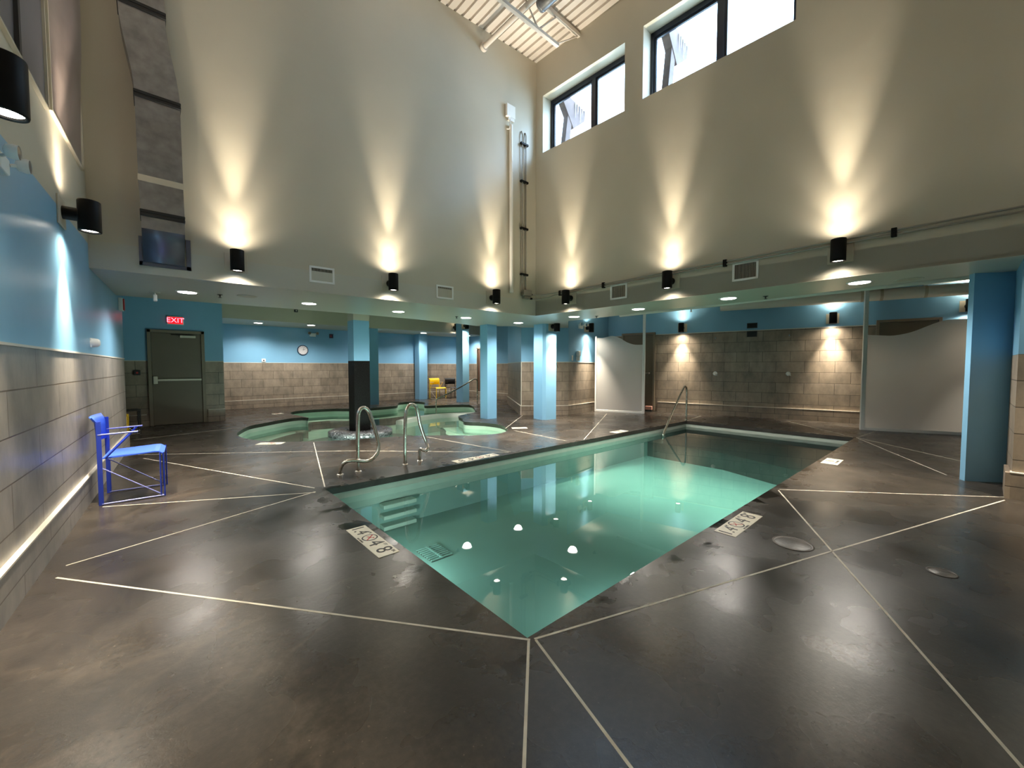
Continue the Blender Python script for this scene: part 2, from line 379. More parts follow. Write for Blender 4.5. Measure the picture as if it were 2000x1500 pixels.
def text_mesh(name, body, size, m, parent, loc, rz=0.0, rx=0.0, ry=0.0, align='CENTER', ext=0.0006):
    cu = bpy.data.curves.new(name, 'FONT'); cu.body = body; cu.size = size; cu.align_x = align; cu.align_y = 'CENTER'; cu.extrude = ext
    t = bpy.data.objects.new(name+'_tmp', cu); COL.objects.link(t)
    dg = bpy.context.evaluated_depsgraph_get(); me = bpy.data.meshes.new_from_object(t.evaluated_get(dg)); me.name = name
    bpy.data.objects.remove(t); bpy.data.curves.remove(cu)
    me.materials.clear(); me.materials.append(m)
    o = bpy.data.objects.new(name, me); COL.objects.link(o); o.parent = parent; o.location = loc; o.rotation_euler = (rx, ry, rz)
    return o
def lerp(a, b, t): return tuple(a[i]+(b[i]-a[i])*t for i in range(len(a)))

# ------------------------------------------------------------------ plan
SZ = 2.44                 # underside of the low soffit
TOP = 7.65                # roof deck over the tall pool hall
HZ = 3.15                 # ceiling beyond the soffit
LW0, LW1 = (-0.92, -5.0), (-0.355, 9.25)
def lwx(y): return -0.65 + (y-3.2)*0.0485
LW0 = (lwx(-5), -5.0); LW1 = (lwx(9.25), 9.25)
A0, K = (-0.5, 6.42), (6.10, 6.05)
B1 = (6.33, -0.6); BF = (6.483, -5.0)
def ax(x): return A0[1] + (x-A0[0])*(K[1]-A0[1])/(K[0]-A0[0])         # y of front wall at x
def bx(y): return K[0] + (y-K[1])*(B1[0]-K[0])/(B1[1]-K[1])          # x of right wall at y
POOL = [(1.35, 1.39), (1.38, 4.62), (9.90, 4.49), (9.92, 1.27)]
TUB = [(1.20, 9.45), (1.25, 9.80), (1.42, 10.33), (1.63, 10.78), (1.93, 11.06), (2.25, 11.34), (2.64, 11.62), (2.92, 11.66), (3.03, 11.45), (2.98, 11.9), (2.90, 12.6),
       (2.98, 13.08), (3.20, 13.40), (3.62, 13.50), (4.25, 13.40), (4.66, 13.02), (5.27, 12.80), (6.20, 12.92), (6.55, 13.5), (6.9, 14.0), (7.5, 14.05),
       (7.6, 13.4), (7.05, 12.5), (7.02, 12.22), (7.75, 11.98), (8.28, 11.52), (7.90, 10.7), (7.42, 10.0), (7.22, 9.62), (6.75, 9.40), (6.18, 9.10), (5.94, 8.55), (5.66, 8.05), (5.90, 7.60), (5.96, 7.07), (5.68, 6.47),
       (5.25, 6.18), (4.75, 6.28), (4.29, 6.66), (3.85, 7.02), (3.20, 7.32), (2.60, 7.50), (2.10, 7.78), (1.68, 8.10), (1.40, 8.50), (1.24, 9.0)]
TUBS = [(p.x, p.y) for p in smooth_path([(a, b, 0) for a, b in TUB], 3, True)]

# floor with the two basins cut out
outer = [(-1.7, -5.2), (13.9, -5.2), (13.9, 15.6), (-1.7, 15.6)]
loops = [outer, POOL, TUBS]
tri = tessellate_polygon([[Vector((p[0], p[1], 0)) for p in lp] for lp in loops])
flat = [p for lp in loops for p in lp]
mb = MB(); fs = []
for q in tri:
    a, b, c = [flat[k] for k in q]
    fs.append(tuple(q) if (b[0]-a[0])*(c[1]-a[1])-(c[0]-a[0])*(b[1]-a[1]) > 0 else tuple(reversed(q)))
mb.add([(p[0], p[1], 0) for p in flat], fs)
struct(mb.build('floor', FLOOR))

# white saw-cut joints filled flush in the slab
J = [((-0.5, 3.81), (1.35, 1.37)), ((1.37, 1.36), (6.39, -0.36)), ((1.34, 1.37), (0.55, 0.60)), ((1.37, 1.35), (1.02, 0.25)),
     ((5.06, 1.27), (1.6, -0.46)), ((5.10, 1.27), (6.54, -0.37)), ((-0.48, 4.0), (1.27, 4.6)), ((-0.40, 5.46), (1.26, 4.57)),
     ((-0.15, 7.99), (1.30, 4.74)), ((2.09, 7.62), (1.40, 4.72)), ((-0.21, 8.36), (2.3, 6.5)), ((2.3, 6.5), (4.15, 4.70)), ((3.87, 6.90), (4.19, 4.70)),
     ((5.92, 4.60), (9.7, 6.72)), ((5.73, 6.60), (7.62, 8.05)), ((9.95, 1.25), (7.34, 0.05)), ((9.95, 1.22), (8.35, -0.3)),
     ((11.76, 2.83), (10.0, 1.31)), ((5.57, 4.72), (5.66, 6.25)), ((-0.3, 10.13), (1.4, 10.6)), ((11.2, 4.69), (9.95, 4.5)), ((9.95, 1.25), (12.3, 1.0))]
for i, (a, b) in enumerate(J):
    a = Vector(a); b = Vector(b); d = (b-a).normalized(); n = Vector((-d.y, d.x))*0.0065
    struct(MB().prism([a-n, b-n, b+n, a+n], -0.01, 0.0012).build('trim_%d' % (i+1), JOINT))

# ------------------------------------------------------------------ swimming pool
WZ = -0.15
sp = thing('swimming_pool', 'long rectangular swimming pool of still green water in the dark concrete deck', 'pool', (5.6, 2.9, WZ))
def inset(poly, d):
    n = len(poly); out = []
    ar = sum(poly[i][0]*poly[(i+1) % n][1]-poly[(i+1) % n][0]*poly[i][1] for i in range(n)); sg = 1 if ar > 0 else -1
    for i in range(n):
        a, b, c = Vector(poly[i-1]), Vector(poly[i]), Vector(poly[(i+1) % n])
        d1 = (b-a).normalized(); d2 = (c-b).normalized()
        n1 = Vector((-d1.y, d1.x))*sg; n2 = Vector((-d2.y, d2.x))*sg
        m = (n1+n2); m = m.normalized()/max(0.4, m.normalized().dot(n1)); p = b+m*d; out.append((p.x, p.y))
    return out
def ringwall(mb, lo, hi, zl, zh, mi=0, smooth=False):
    n = len(lo); ar = sum(lo[i][0]*lo[(i+1) % n][1]-lo[(i+1) % n][0]*lo[i][1] for i in range(n))
    fs = [((i+1) % n, i, n+i, n+(i+1) % n) if ar > 0 else (i, (i+1) % n, n+(i+1) % n, n+i) for i in range(n)]
    return mb.add([(p[0], p[1], zl) for p in lo]+[(p[0], p[1], zh) for p in hi], fs, mi, smooth)
P_in = inset(POOL, -0.02)
mb = MB(); ringwall(mb, inset(POOL, -0.004), POOL, -0.075, 0.0); ringwall(mb, P_in, inset(POOL, -0.004), -0.078, -0.075)
mb.build('coping', COPE, sp, True)
PF = -0.62
mb = MB(); ringwall(mb, P_in, P_in, PF, -0.30, 0); ringwall(mb, P_in, P_in, -0.30, -0.078, 1)
mb.add([(p[0], p[1], PF) for p in P_in], [(3, 2, 1, 0)], 0)
mb.build('basin', [MINT, BAND], sp, True)
mb = MB(); mb.add([(p[0], p[1], WZ) for p in P_in], [(3, 2, 1, 0)])
mb.build('water', WATER, sp, True)
sh = MB(); edge = [(7.42, 1.27), (8.05, 2.93), (8.08, 4.52)]
sh.prism(edge + [(9.91, 4.505), (9.935, 1.255)], PF+0.002, -0.30, 0)
st = sh.build('entry_shelf', DARKT, sp, True); st['label'] = 'dark tiled entry shelf just under the water'
for k, z in enumerate((-0.30, -0.43, -0.56)):
    t = MB(); t.bbox((1.99, 4.49, z-0.05), (2.42, 4.63, z), 0.01); t.build('ladder_tread', BAND, sp, True)
gr = MB(); gx0, gx1, gy0, gy1 = 2.03, 2.28, 3.47, 3.80
gr.box((gx0, gy0, PF+0.004), (gx1, gy1, PF+0.010), 1)
for k in range(8):
    y = gy0+0.012+k*(gy1-gy0-0.024)/7; gr.box((gx0, y-0.008, PF+0.010), (gx1, y+0.008, PF+0.02), 0)
gr.box(((gx0+gx1)/2-0.01, gy0, PF+0.01), ((gx0+gx1)/2+0.01, gy1, PF+0.022), 0)
g = gr.build('drain_grate', [MINT, COPE], sp, True)

# unseen underwater lamps added in near and left walls to brighten the pool
def fill_lamp(parent, x, y, z, rz, watts):
    m = MB(); c, s_ = math.cos(rz), math.sin(rz)
    m.cyl((x, y, z), (x+0.02*c, y+0.02*s_, z), 0.10, 24); o = m.build('fill_lamp_ring', STEEL, parent, True)
    m = MB(); m.cyl((x+0.02*c, y+0.02*s_, z), (x+0.024*c, y+0.024*s_, z), 0.085, 24); m.build('fill_lamp_lens', FILL_LENS, parent, True)
    l = bpy.data.lights.new('fill_lamp_light', 'SPOT'); l.energy = watts; l.spot_size = math.radians(172); l.spot_blend = 0.5; l.color = (0.86, 1.0, 0.93); l.shadow_soft_size = 0.08
    o = bpy.data.objects.new('fill_lamp_light', l); COL.objects.link(o); o.parent = parent; o.location = Vector((x+0.06*c, y+0.06*s_, z))-wloc(parent)
    o.rotation_euler = (PI/2, 0, rz-PI/2)
FILL_LENS = mat('fill_lamp_lens', (0.8, 0.9, 0.85), 0.3, emit=(0.86, 1.0, 0.93), estr=0.6)
fill_lamp(sp, 2.6, 1.365, -0.40, PI/2, 15); fill_lamp(sp, 5.2, 1.33, -0.40, PI/2, 10); fill_lamp(sp, 1.372, 3.4, -0.40, 0.0, 22)

# ------------------------------------------------------------------ free-form hot tub
TZ = -0.17
ht = thing('hot_tub', 'free-form lobed hot tub with curved benches around the black column', 'hot tub', (4.4, 9.8, TZ))
TI = inset(TUBS, -0.015)
mb = MB(); ringwall(mb, TI, TUBS, -0.085, 0.0, 0, True); mb.build('coping', COPE, ht, True)
mb = MB(); ringwall(mb, TI, TI, -0.56, -0.085, 0, True)
t2 = tessellate_polygon([[Vector((p[0], p[1], 0)) for p in TI]])
def upfaces(poly, tr):
    r = []
    for q in tr:
        a, b, c = [poly[k] for k in q]
        r.append(tuple(q) if (b[0]-a[0])*(c[1]-a[1])-(c[0]-a[0])*(b[1]-a[1]) > 0 else tuple(reversed(q)))
    return r
mb.add([(p[0], p[1], -0.56) for p in TI], upfaces(TI, t2)); mb.build('basin', TUBP, ht, True)
mb = MB(); mb.add([(p[0], p[1], TZ) for p in TI], upfaces(TI, t2)); mb.build('water', WATERT, ht, True)
def bench(pts, width, z):
    """curved underwater seat with a dark tiled nosing along its inner edge"""
    P = [p.to_2d() for p in smooth_path([(a, b, 0) for a, b in pts], 5)]
    inn, nos = [], []
    for i, p in enumerate(P):
        d = (P[min(i+1, len(P)-1)]-P[max(i-1, 0)]).normalized(); nn = Vector((d.y, -d.x))
        inn.append(p+nn*width); nos.append(p+nn*(width+0.07))
    n = len(P); m = MB()
    m.add([(*p, z) for p in P]+[(*p, z) for p in inn]+[(*p, -0.555) for p in inn], [(i+1, i, n+i, n+i+1) for i in range(n-1)], 0, True)
    m.add([(*p, z) for p in inn]+[(*p, z+0.004) for p in nos]+[(*p, -0.555) for p in nos], [(i+1, i, n+i, n+i+1) for i in range(n-1)]+[(n+i+1, n+i, 2*n+i, 2*n+i+1) for i in range(n-1)], 1, True)
    return m.build('bench', [TUBP, DARKT], ht, True)
bench([(1.68, 8.10), (1.40, 8.50), (1.20, 9.30), (1.42, 10.33), (1.93, 11.06), (2.64, 11.62), (3.0, 11.5)], 0.42, -0.33)
bench([(2.95, 12.9), (3.20, 13.40), (3.62, 13.50), (4.25, 13.40), (4.66, 13.02), (5.27, 12.80), (6.20, 12.92)], 0.42, -0.33)
bench([(6.18, 9.10), (5.94, 8.55), (5.66, 8.05), (5.90, 7.60), (5.96, 7.07), (5.68, 6.47), (5.0, 6.24)], 0.42, -0.30)
fill_lamp(ht, 3.05, 7.40, -0.36, 1.2, 40); fill_lamp(ht, 5.0, 6.27, -0.36, 1.9, 30); fill_lamp(ht, 2.0, 7.87, -0.36, 0.95, 34)  # more unseen fill lamps, added under the near rim to lighten the tub water
# light curved spill wall between the two halves of the tub
cw = smooth_path([(4.75, 9.72, 0), (5.3, 10.05, 0), (6.1, 10.26, 0), (6.8, 10.12, 0), (7.40, 9.85, 0)], 6)
secs = []
for i, p in enumerate(cw):
    d = (cw[min(i+1, len(cw)-1)]-cw[max(i-1, 0)]).normalized(); nn = Vector((-d.y, d.x, 0))
    secs.append([p-nn*0.10+Vector((0, 0, -0.555)), p-nn*0.10+Vector((0, 0, -0.08)), p-nn*0.07+Vector((0, 0, -0.05)), p+nn*0.07+Vector((0, 0, -0.05)), p+nn*0.10+Vector((0, 0, -0.08)), p+nn*0.10+Vector((0, 0, -0.555))])
MB().sweep(secs, 0, True).build('spill_wall', BAND, ht, True)
# ring and submerged foot round the column
mb = MB(); mb.lathe([(0.30, -0.555), (0.30, -0.06), (0.34, -0.045), (0.60, -0.045), (0.68, -0.075), (0.68, -0.17), (0.62, -0.20), (0.62, -0.555)], (3.45, 8.95, 0), n=64)
mb.build('mosaic_ring', MOSAIC, ht, True)
mb = MB(); mb.lathe([(0.60, -0.36), (1.30, -0.36), (1.36, -0.40), (1.36, -0.555)], (3.45, 8.95, 0), n=64); mb.build('column_foot', DARKT, ht, True)

# ------------------------------------------------------------------ walls
def wall(name, p0, p1, bands, th=0.2):
    m = MB(); ms = []
    for z0, z1, mt in bands:
        if mt not in ms: ms.append(mt)
        m.seg(p0, p1, th, z0, z1, ms.index(mt))
    return struct(m.build(name, ms))
def base(name, p0, p1, h=0.26, off=0.03):
    """tiled kick ledge with a light metal top edge; stands off the wall face to the right of p0->p1"""
    m = MB(); m.seg(p0, p1, -off, 0, h, 0); m.seg(p0, p1, -(off+0.003), h-0.004, h+0.008, 1)
    return struct(m.build(name, [TILEB, TRIM]))
TILEB = TILE
def cap(name, p0, p1, z):
    return struct(MB().seg(p0, p1, -0.008, z-0.006, z+0.010).build(name, TRIM))
STD = [(0, 1.48, TILE), (1.48, HZ, BLUE)]
# left wall (tile, blue, cream); seen face is to the right of the direction of travel
wall('wall_left', LW0, LW1, [(0, 1.48, TILEL), (1.48, 2.70, BLUE), (2.70, TOP+0.05, CREAM)])
TILEB = TILEL; base('baseboard_left', LW0, LW1); TILEB = TILE
cap('trim_30', LW0, LW1, 1.48)
# front wall of the tall hall above the soffit
struct(MB().prism([A0, K, (K[0]+0.2, K[1]+0.25), (A0[0], A0[1]+0.25)], SZ, TOP+0.002).build('wall_front', CREAM))
# right wall above the soffit with two window openings
WIN = [(5.86, 3.985, 5.76, 6.90), (3.645, 1.53, 5.80, 6.97)]
mb = MB()
def bpt(y, t=0.0): return (bx(y)+t, y)
TH = 0.36
def bseg(y0, y1, z0, z1):
    mb.prism([bpt(y0), bpt(y1), bpt(y1, TH), bpt(y0, TH)], z0, z1)
bseg(K[1]+0.0, -5.0, SZ, 5.76); bseg(K[1], 5.86, 5.76, TOP+0.05); bseg(5.86, 3.985, 6.90, TOP+0.05); bseg(3.985, 3.645, 5.76, TOP+0.05)
bseg(3.645, 1.53, 5.76, 5.80); bseg(3.645, 1.53, 6.97, TOP+0.05); bseg(1.53, -5.0, 5.76, TOP+0.05)
struct(mb.build('wall_right', CREAM))
# behind the camera
struct(MB().box((-1.2, -5.2, 0), (6.9, -5.0, 1.48), 0).box((-1.2, -5.2, 1.48), (6.9, -5.0, 2.7), 1).box((-1.2, -5.2, 2.7), (6.9, -5.0, TOP+0.05), 2).build('wall_back', [TILE, BLUE, CREAM]))
# exit recess beyond the left wall
wall('wall_recess', (-1.5, 9.25), (-1.5, 12.25), STD)
struct(MB().box((-1.5, 9.05, 0), (LW1[0]-0.2, 9.25, HZ)).build('wall_recess_return', BLUE))
wall('wall_exit', (-1.5, 12.25), (1.31, 12.25), STD, 0.2)
base('baseboard_exit', (-1.5, 12.25), (-0.14, 12.25)); base('baseboard_exit_right', (0.97, 12.25), (1.31, 12.25), 0.30, 0.05)
cap('trim_31', (-1.5, 12.25), (-0.12, 12.25), 1.48); cap('trim_32', (0.95, 12.25), (1.31, 12.25), 1.48)
wall('wall_exit_side', (1.31, 12.45), (1.31, 15.37), STD)
wall('wall_far', (1.31, 15.37), (10.75, 15.37), STD); base('baseboard_far', (1.31, 15.37), (10.75, 15.37)); cap('trim_33', (1.31, 15.37), (10.75, 15.37), 1.48)
wall('wall_far_right', (10.7, 15.37), (10.7, 11.1), STD); base('baseboard_far_right', (10.7, 15.37), (10.7, 11.3)); cap('trim_34', (10.7, 15.37), (10.7, 11.1), 1.48)
# tiled block between tub and showers
MA, MC, MD, ME_ = (7.61, 8.10), (9.75, 11.10), (8.68, 7.30), (11.02, 7.60)
mb = MB(); blk = [MA, MD, ME_, (11.3, 7.6), (11.3, 11.12), MC]
mb.prism(blk, 0, 1.48, 0); mb.prism(blk, 1.48, HZ, 1); struct(mb.build('wall_block', [TILE, BLUE]))
base('baseboard_block', MA[::1], MD); base('baseboard_block_right', MD, ME_); base('baseboard_block_left', MC, MA)
cap('trim_35', MA, MD, 1.48); cap('trim_36', MD, ME_, 1.48); cap('trim_37', MC, MA, 1.48)
struct(MB().cyl((7.605, 8.09, 0), (7.605, 8.09, 1.49), 0.012, 8).build('trim_38', TRIM))
# shower wall
SH0, SH1 = (11.00, 7.62), (13.30, -2.10)
wall('wall_shower', SH0, SH1, [(0, 2.32, TILE), (2.32, HZ, BLUE)])
def shp(y, t=0.0):   # point on shower wall at y, t metres out into the room
    k = (y-SH0[1])/(SH1[1]-SH0[1]); x = SH0[0]+(SH1[0]-SH0[0])*k
    return (x-0.973*t, y-0.230*t)
base('baseboard_shower', shp(6.05), shp(1.36), 0.285, 0.035)
cap('trim_39', SH0, SH1, 2.32)
SHR = math.atan2(SH1[1]-SH0[1], SH1[0]-SH0[0])
# closing wall on the right, tiled return beside the camera
wall('wall_shower_end', (13.3, -2.0), (7.3, -2.0), [(0, 1.48, TILE), (1.48, HZ, BLUE)])
rbk = [(6.53, -0.405), (6.60, -5.0), (7.42, -5.0), (7.42, -2.0), (7.42, -0.50), (7.36, -0.41)]
mb = MB(); mb.prism(rbk, 0, 1.48, 0); mb.prism(rbk, 1.48, SZ, 1); struct(mb.build('wall_right_lower', [TILE, BLUE]))
mb = MB(); mb.prism([(6.49, -0.395), (6.56, -5.0), (6.62, -5.0), (6.62, -0.40)], 0, 0.27, 0); mb.prism([(6.487, -0.391), (6.557, -5.0), (6.62, -5.0), (6.62, -0.395)], 0.268, 0.278, 1)
mb.prism([(6.49, -0.395), (6.62, -0.40), (7.0, -0.41), (7.0, -0.375), (6.485, -0.36)], 0, 0.27, 0)
struct(mb.build('baseboard_right', [TILE, TRIM]))
# ------------------------------------------------------------------ ceilings
soff = [(-0.9, 8.62), (0.89, 8.52), (2.04, 8.38), (3.18, 8.30), (4.6, 8.32), (5.93, 8.47), (6.44, 8.60), (6.99, 8.22), (7.25, 7.98), (7.62, 8.10), (8.66, 7.30),
        (7.39, 6.23), (7.38, 5.69), (7.37, 4.65), (7.22, 4.27), (7.40, 2.24), (7.27, 0.87), (7.26, -0.20), (7.6, -2.0), (7.6, -5.1), (6.40, -5.1),
        (bx(-0.6), -0.6), (K[0], K[1]), (A0[0]-0.25, A0[1])]
struct(MB().prism(soff, SZ-0.004, SZ+0.3).build('ceiling', SOFF))
struct(MB().prism([(-1.75, 6.58), (K[0]+0.12, K[1]+0.12), (bx(-5.2)+0.1, -5.2), (13.9, -5.2), (13.9, 13.6), (-1.75, 13.6)], HZ, HZ+0.1).build('ceiling_high', SOFF))
struct(MB().box((-1.7, 13.6, 2.70), (10.8, 15.6, HZ+0.1)).build('ceiling_rear', CREAM))
# corrugated roof deck: flutes run away from the front wall
mb = MB(); xs = -1.4
prof = []
while xs < 6.9:
    prof += [(xs, TOP), (xs+0.105, TOP), (xs+0.120, TOP+0.045), (xs+0.147, TOP+0.045)]; xs += 0.155
n = len(prof)
mb.add([(x, -5.2, z) for x, z in prof]+[(x, 6.7, z) for x, z in prof], [(i, i+1, n+i+1, n+i) for i in range(n-1)])
mb.box((-1.4, -5.2, TOP+0.12), (6.95, 6.8, TOP+0.16))
struct(mb.build('ceiling_roof_deck', DECKM))

# ------------------------------------------------------------------ windows
def window(name, y0, y1, z0, z1, mull):
    o = bpy.data.objects.new(name, None); COL.objects.link(o); o.location = (bx((y0+y1)/2), (y0+y1)/2, z0); struct(o)
    dp = 0.24
    def q(y, t): return (bx(y)+t, y)
    fr = MB(); e = 0.055; g = 0.07
    def bar(ya, yb, za, zb, t0=dp, t1=dp+g): fr.prism([q(ya, t0), q(yb, t0), q(yb, t1), q(ya, t1)], za, zb)
    bar(y0, y1, z1-e-0.03, z1); bar(y0, y1, z0, z0+e); bar(y0, y0-e, z0, z1); bar(y1+e, y1, z0, z1); 
    fr.build('window_frame', FRAMEW, o, True)
    fr = MB(); bar(mull+0.04, mull-0.04, z0+e, z1-e); fr.build('mullion', FRAMEW, o, True)
    fr = MB(); s_ = 0.035
    for ya, yb in ((y0-e, mull+0.04), (mull-0.04, y1+e)):
        fr = MB(); bar(ya, yb, z1-e-0.03-s_, z1-e-0.03, dp+0.02, dp+0.055); bar(ya, yb, z0+e, z0+e+s_, dp+0.02, dp+0.055)
        bar(ya, ya-s_, z0+e, z1-e, dp+0.02, dp+0.055); bar(yb+s_, yb, z0+e, z1-e, dp+0.02, dp+0.055)
        sa = fr.build('sash', FRAMEW, o, True)
        p = MB(); p.prism([q(ya, dp+0.034), q(yb, dp+0.034), q(yb, dp+0.040), q(ya, dp+0.040)], z0+e, z1-e-0.03); p.build('pane', PANE, sa, True)
window('window_1', *WIN[0], 4.79); window('window_2', *WIN[1], 2.52)
# timber roof braces with icicles outside
def brace(y, z, label):
    """knee brace: a rafter end standing out of the outer wall with a slanting strut below it"""
    t = thing('roof_brace', label, 'roof brace', (bx(y)+0.40, y, z), 0, 'timber braces outside the windows')
    m = MB(); m.sweep([[(0.0, -0.06, -1.05), (0.14, -0.06, -1.05), (0.14, 0.06, -1.05), (0.0, 0.06, -1.05)], [(0.16, -0.06, 0.0), (0.30, -0.06, 0.0), (0.30, 0.06, 0.0), (0.16, 0.06, 0.0)]]); m.build('diagonal_strut', TIMBER, t)
    m = MB(); m.sweep([[(-0.02, y_, -0.02), (0.30, y_, -0.44), (0.66, y_, -0.16), (0.72, y_, 0.06), (-0.02, y_, 0.20)] for y_ in (-0.07, 0.07)]); m.build('rafter_end', TIMBER, t)
    for k in range(5):
        L_ = (0.30, 0.20, 0.34, 0.14, 0.22)[k]; xx = 0.34+0.08*k
        i = MB(); i.cyl((xx, -0.085, 0.10), (xx, -0.085, 0.10-L_), 0.012, 8, 0.001); i.build('icicle', ICE, t)
brace(5.70, 6.86, 'brown timber roof brace with icicles seen through the window nearest the corner')
brace(3.48, 7.0, 'brown timber roof brace with icicles seen through the larger, second window')

# interior windows high in the left wall
def iwin(name, y0, y1, z0, z1, mt, bulge, groove):
    o = bpy.data.objects.new(name, None); COL.objects.link(o); o.location = (lwx((y0+y1)/2), (y0+y1)/2, z0); struct(o)
    fr = MB(); e = 0.016
    def bar(ya, yb, za, zb): fr.prism([(lwx(ya)-0.01, ya), (lwx(ya)+0.025, ya), (lwx(yb)+0.025, yb), (lwx(yb)-0.01, yb)], za, zb)
    bar(y0, y1, z0-e, z0); bar(y0-e, y0, z0-e, z1); bar(y1, y1+e, z0-e, z1); bar(y0, y1, z1, z1+e)
    fr.build('window_frame', BEIGE, o, True)
    N, M_ = 24, 10; vs = []
    for j in range(M_+1):
        for i in range(N+1):
            u = i/N; v = j/M_; y = y0+(y1-y0)*u
            vs.append((lwx(y)+0.008+bulge*math.sin(PI*u)**0.7*min(1, v*2.2)**0.7, y, z0+(z1-z0)*v))
    p = MB(); p.add(vs, [(j*(N+1)+i+1, j*(N+1)+i, (j+1)*(N+1)+i, (j+1)*(N+1)+i+1) for j in range(M_) for i in range(N)], 0, True)
    p.build('pane', mt, o, True)
    if groove:
        for yy in groove: 
            m = MB(); m.prism([(lwx(yy)+0.01, yy-0.03), (lwx(yy)+0.03, yy-0.03), (lwx(yy)+0.03, yy+0.03), (lwx(yy)+0.01, yy+0.03)], z0, z1); m.build('mullion', BLACKP, o, True)
iwin('window_3', 4.93, 6.19, 3.42, 6.0, BROWNG, 0.10, None)
iwin('window_4', 2.6, 4.80, 3.37, 6.0, GREYG, 0.01, (4.1,))

# ------------------------------------------------------------------ columns
def column(label, poly, z0, z1, bands, h=None):
    cx = sum(p[0] for p in poly)/len(poly); cy = sum(p[1] for p in poly)/len(poly)
    t = thing('column', label, 'column', (cx, cy, z0), 0, 'square columns around the pools')
    for nm, a, b, mt in bands:
        MB().prism(poly, a, b).build(nm, mt, t, True)
    return t
def sq(x0, y0, x1, y1): return [(x0, y0), (x1, y0), (x1, y1), (x0, y1)]
def chunky(poly, e=0.02):
    return poly
column('square column in the tub, blue above and black mosaic below, cream at its top', sq(3.27, 8.82, 3.62, 9.17), -0.30, HZ, [('mosaic_cladding', -0.30, 1.48, CHIPS), ('blue_shaft', 1.48, 2.37, BLUE), ('cream_head', 2.37, HZ, CREAM)])
column('pale blue square column at the tub edge, left of the widest blue column', sq(6.38, 8.06, 6.69, 8.36), 0, SZ+0.005, [('shaft', 0, SZ+0.005, BLUE)])
column('wide pale blue column with a black light on it, right of centre', [(7.33, 7.02), (7.40, 6.96), (7.72, 6.90), (7.76, 7.26), (7.34, 7.34)], 0, SZ+0.005, [('shaft', 0, SZ+0.005, BLUE)])
column('slim shaded blue column just right of the black one, at the back of the tub', sq(5.68, 13.84, 6.0, 14.16), 0, 2.72, [('shaft', 0, 2.72, BLUE)])
column('blue column by the far wall, left of the yellow chair', sq(8.18, 14.86, 8.56, 15.24), 0, 2.72, [('shaft', 0, 2.72, BLUE)])
column('blue column behind the tub handrail, lit from its top by a black light', sq(8.72, 12.52, 9.02, 12.95), 0, HZ, [('shaft', 0, HZ, BLUE)])
column('big shaded blue column at the right edge beside the frosted panel', [(7.185, -0.056), (7.125, -0.097), (7.367, -0.419), (7.415, -0.50), (7.60, -0.35)], 0, SZ+0.005, [('shaft', 0, SZ+0.005, BLUE)])

# ------------------------------------------------------------------ wall lights
SG = 'black up-and-down wall lights'
sc0 = thing('wall_light', 'x', 'wall light', (0, 0, 0), 0, SG)
MB().bbox((0.0, -0.125, -0.12), (0.014, 0.125, 0.12), 0.004).build('back_plate', BEIGE, sc0)
m = MB(); m.cyl((0.01, 0, 0), (0.11, 0, 0), 0.055, 20); m.build('arm', BLACK, sc0)
m = MB(); m.lathe([(0.060, 0.127), (0.066, 0.135), (0.074, 0.132), (0.076, 0.125), (0.076, -0.125), (0.074, -0.132), (0.066, -0.135), (0.060, -0.127)], (0.175, 0, 0), n=32)
body = m.build('housing', BLACK, sc0)
for s_ in (1, -1):
    m = MB(); m.cyl((0.175, 0, s_*0.112), (0.175, 0, s_*0.118), 0.0615, 24); m.build('lens', LENS, sc0)
spot('up_glow', sc0, (0.175, 0, 0.122), True, UPW, 152, 1.0, WARM)
spot('up_flare', sc0, (0.175, 0, 0.122), True, UPM, 78, 1.0, WARM)
spot('up_beam', sc0, (0.175, 0, 0.122), True, UPN, 31, 1.0, WARM)
spot('down_glow', sc0, (0.175, 0, -0.122), False, DNW, 150, 1.0, WARM)
spot('down_beam', sc0, (0.175, 0, -0.122), False, DNN, 62, 1.0, WARM)
AR = math.atan2(K[1]-A0[1], K[0]-A0[0]) - PI/2           # out of the front wall, into the hall
BR = math.atan2(B1[1]-K[1], B1[0]-K[0]) - PI/2           # out of the right wall
LR = math.atan2(LW1[1]-LW0[1], LW1[0]-LW0[0]) - PI/2
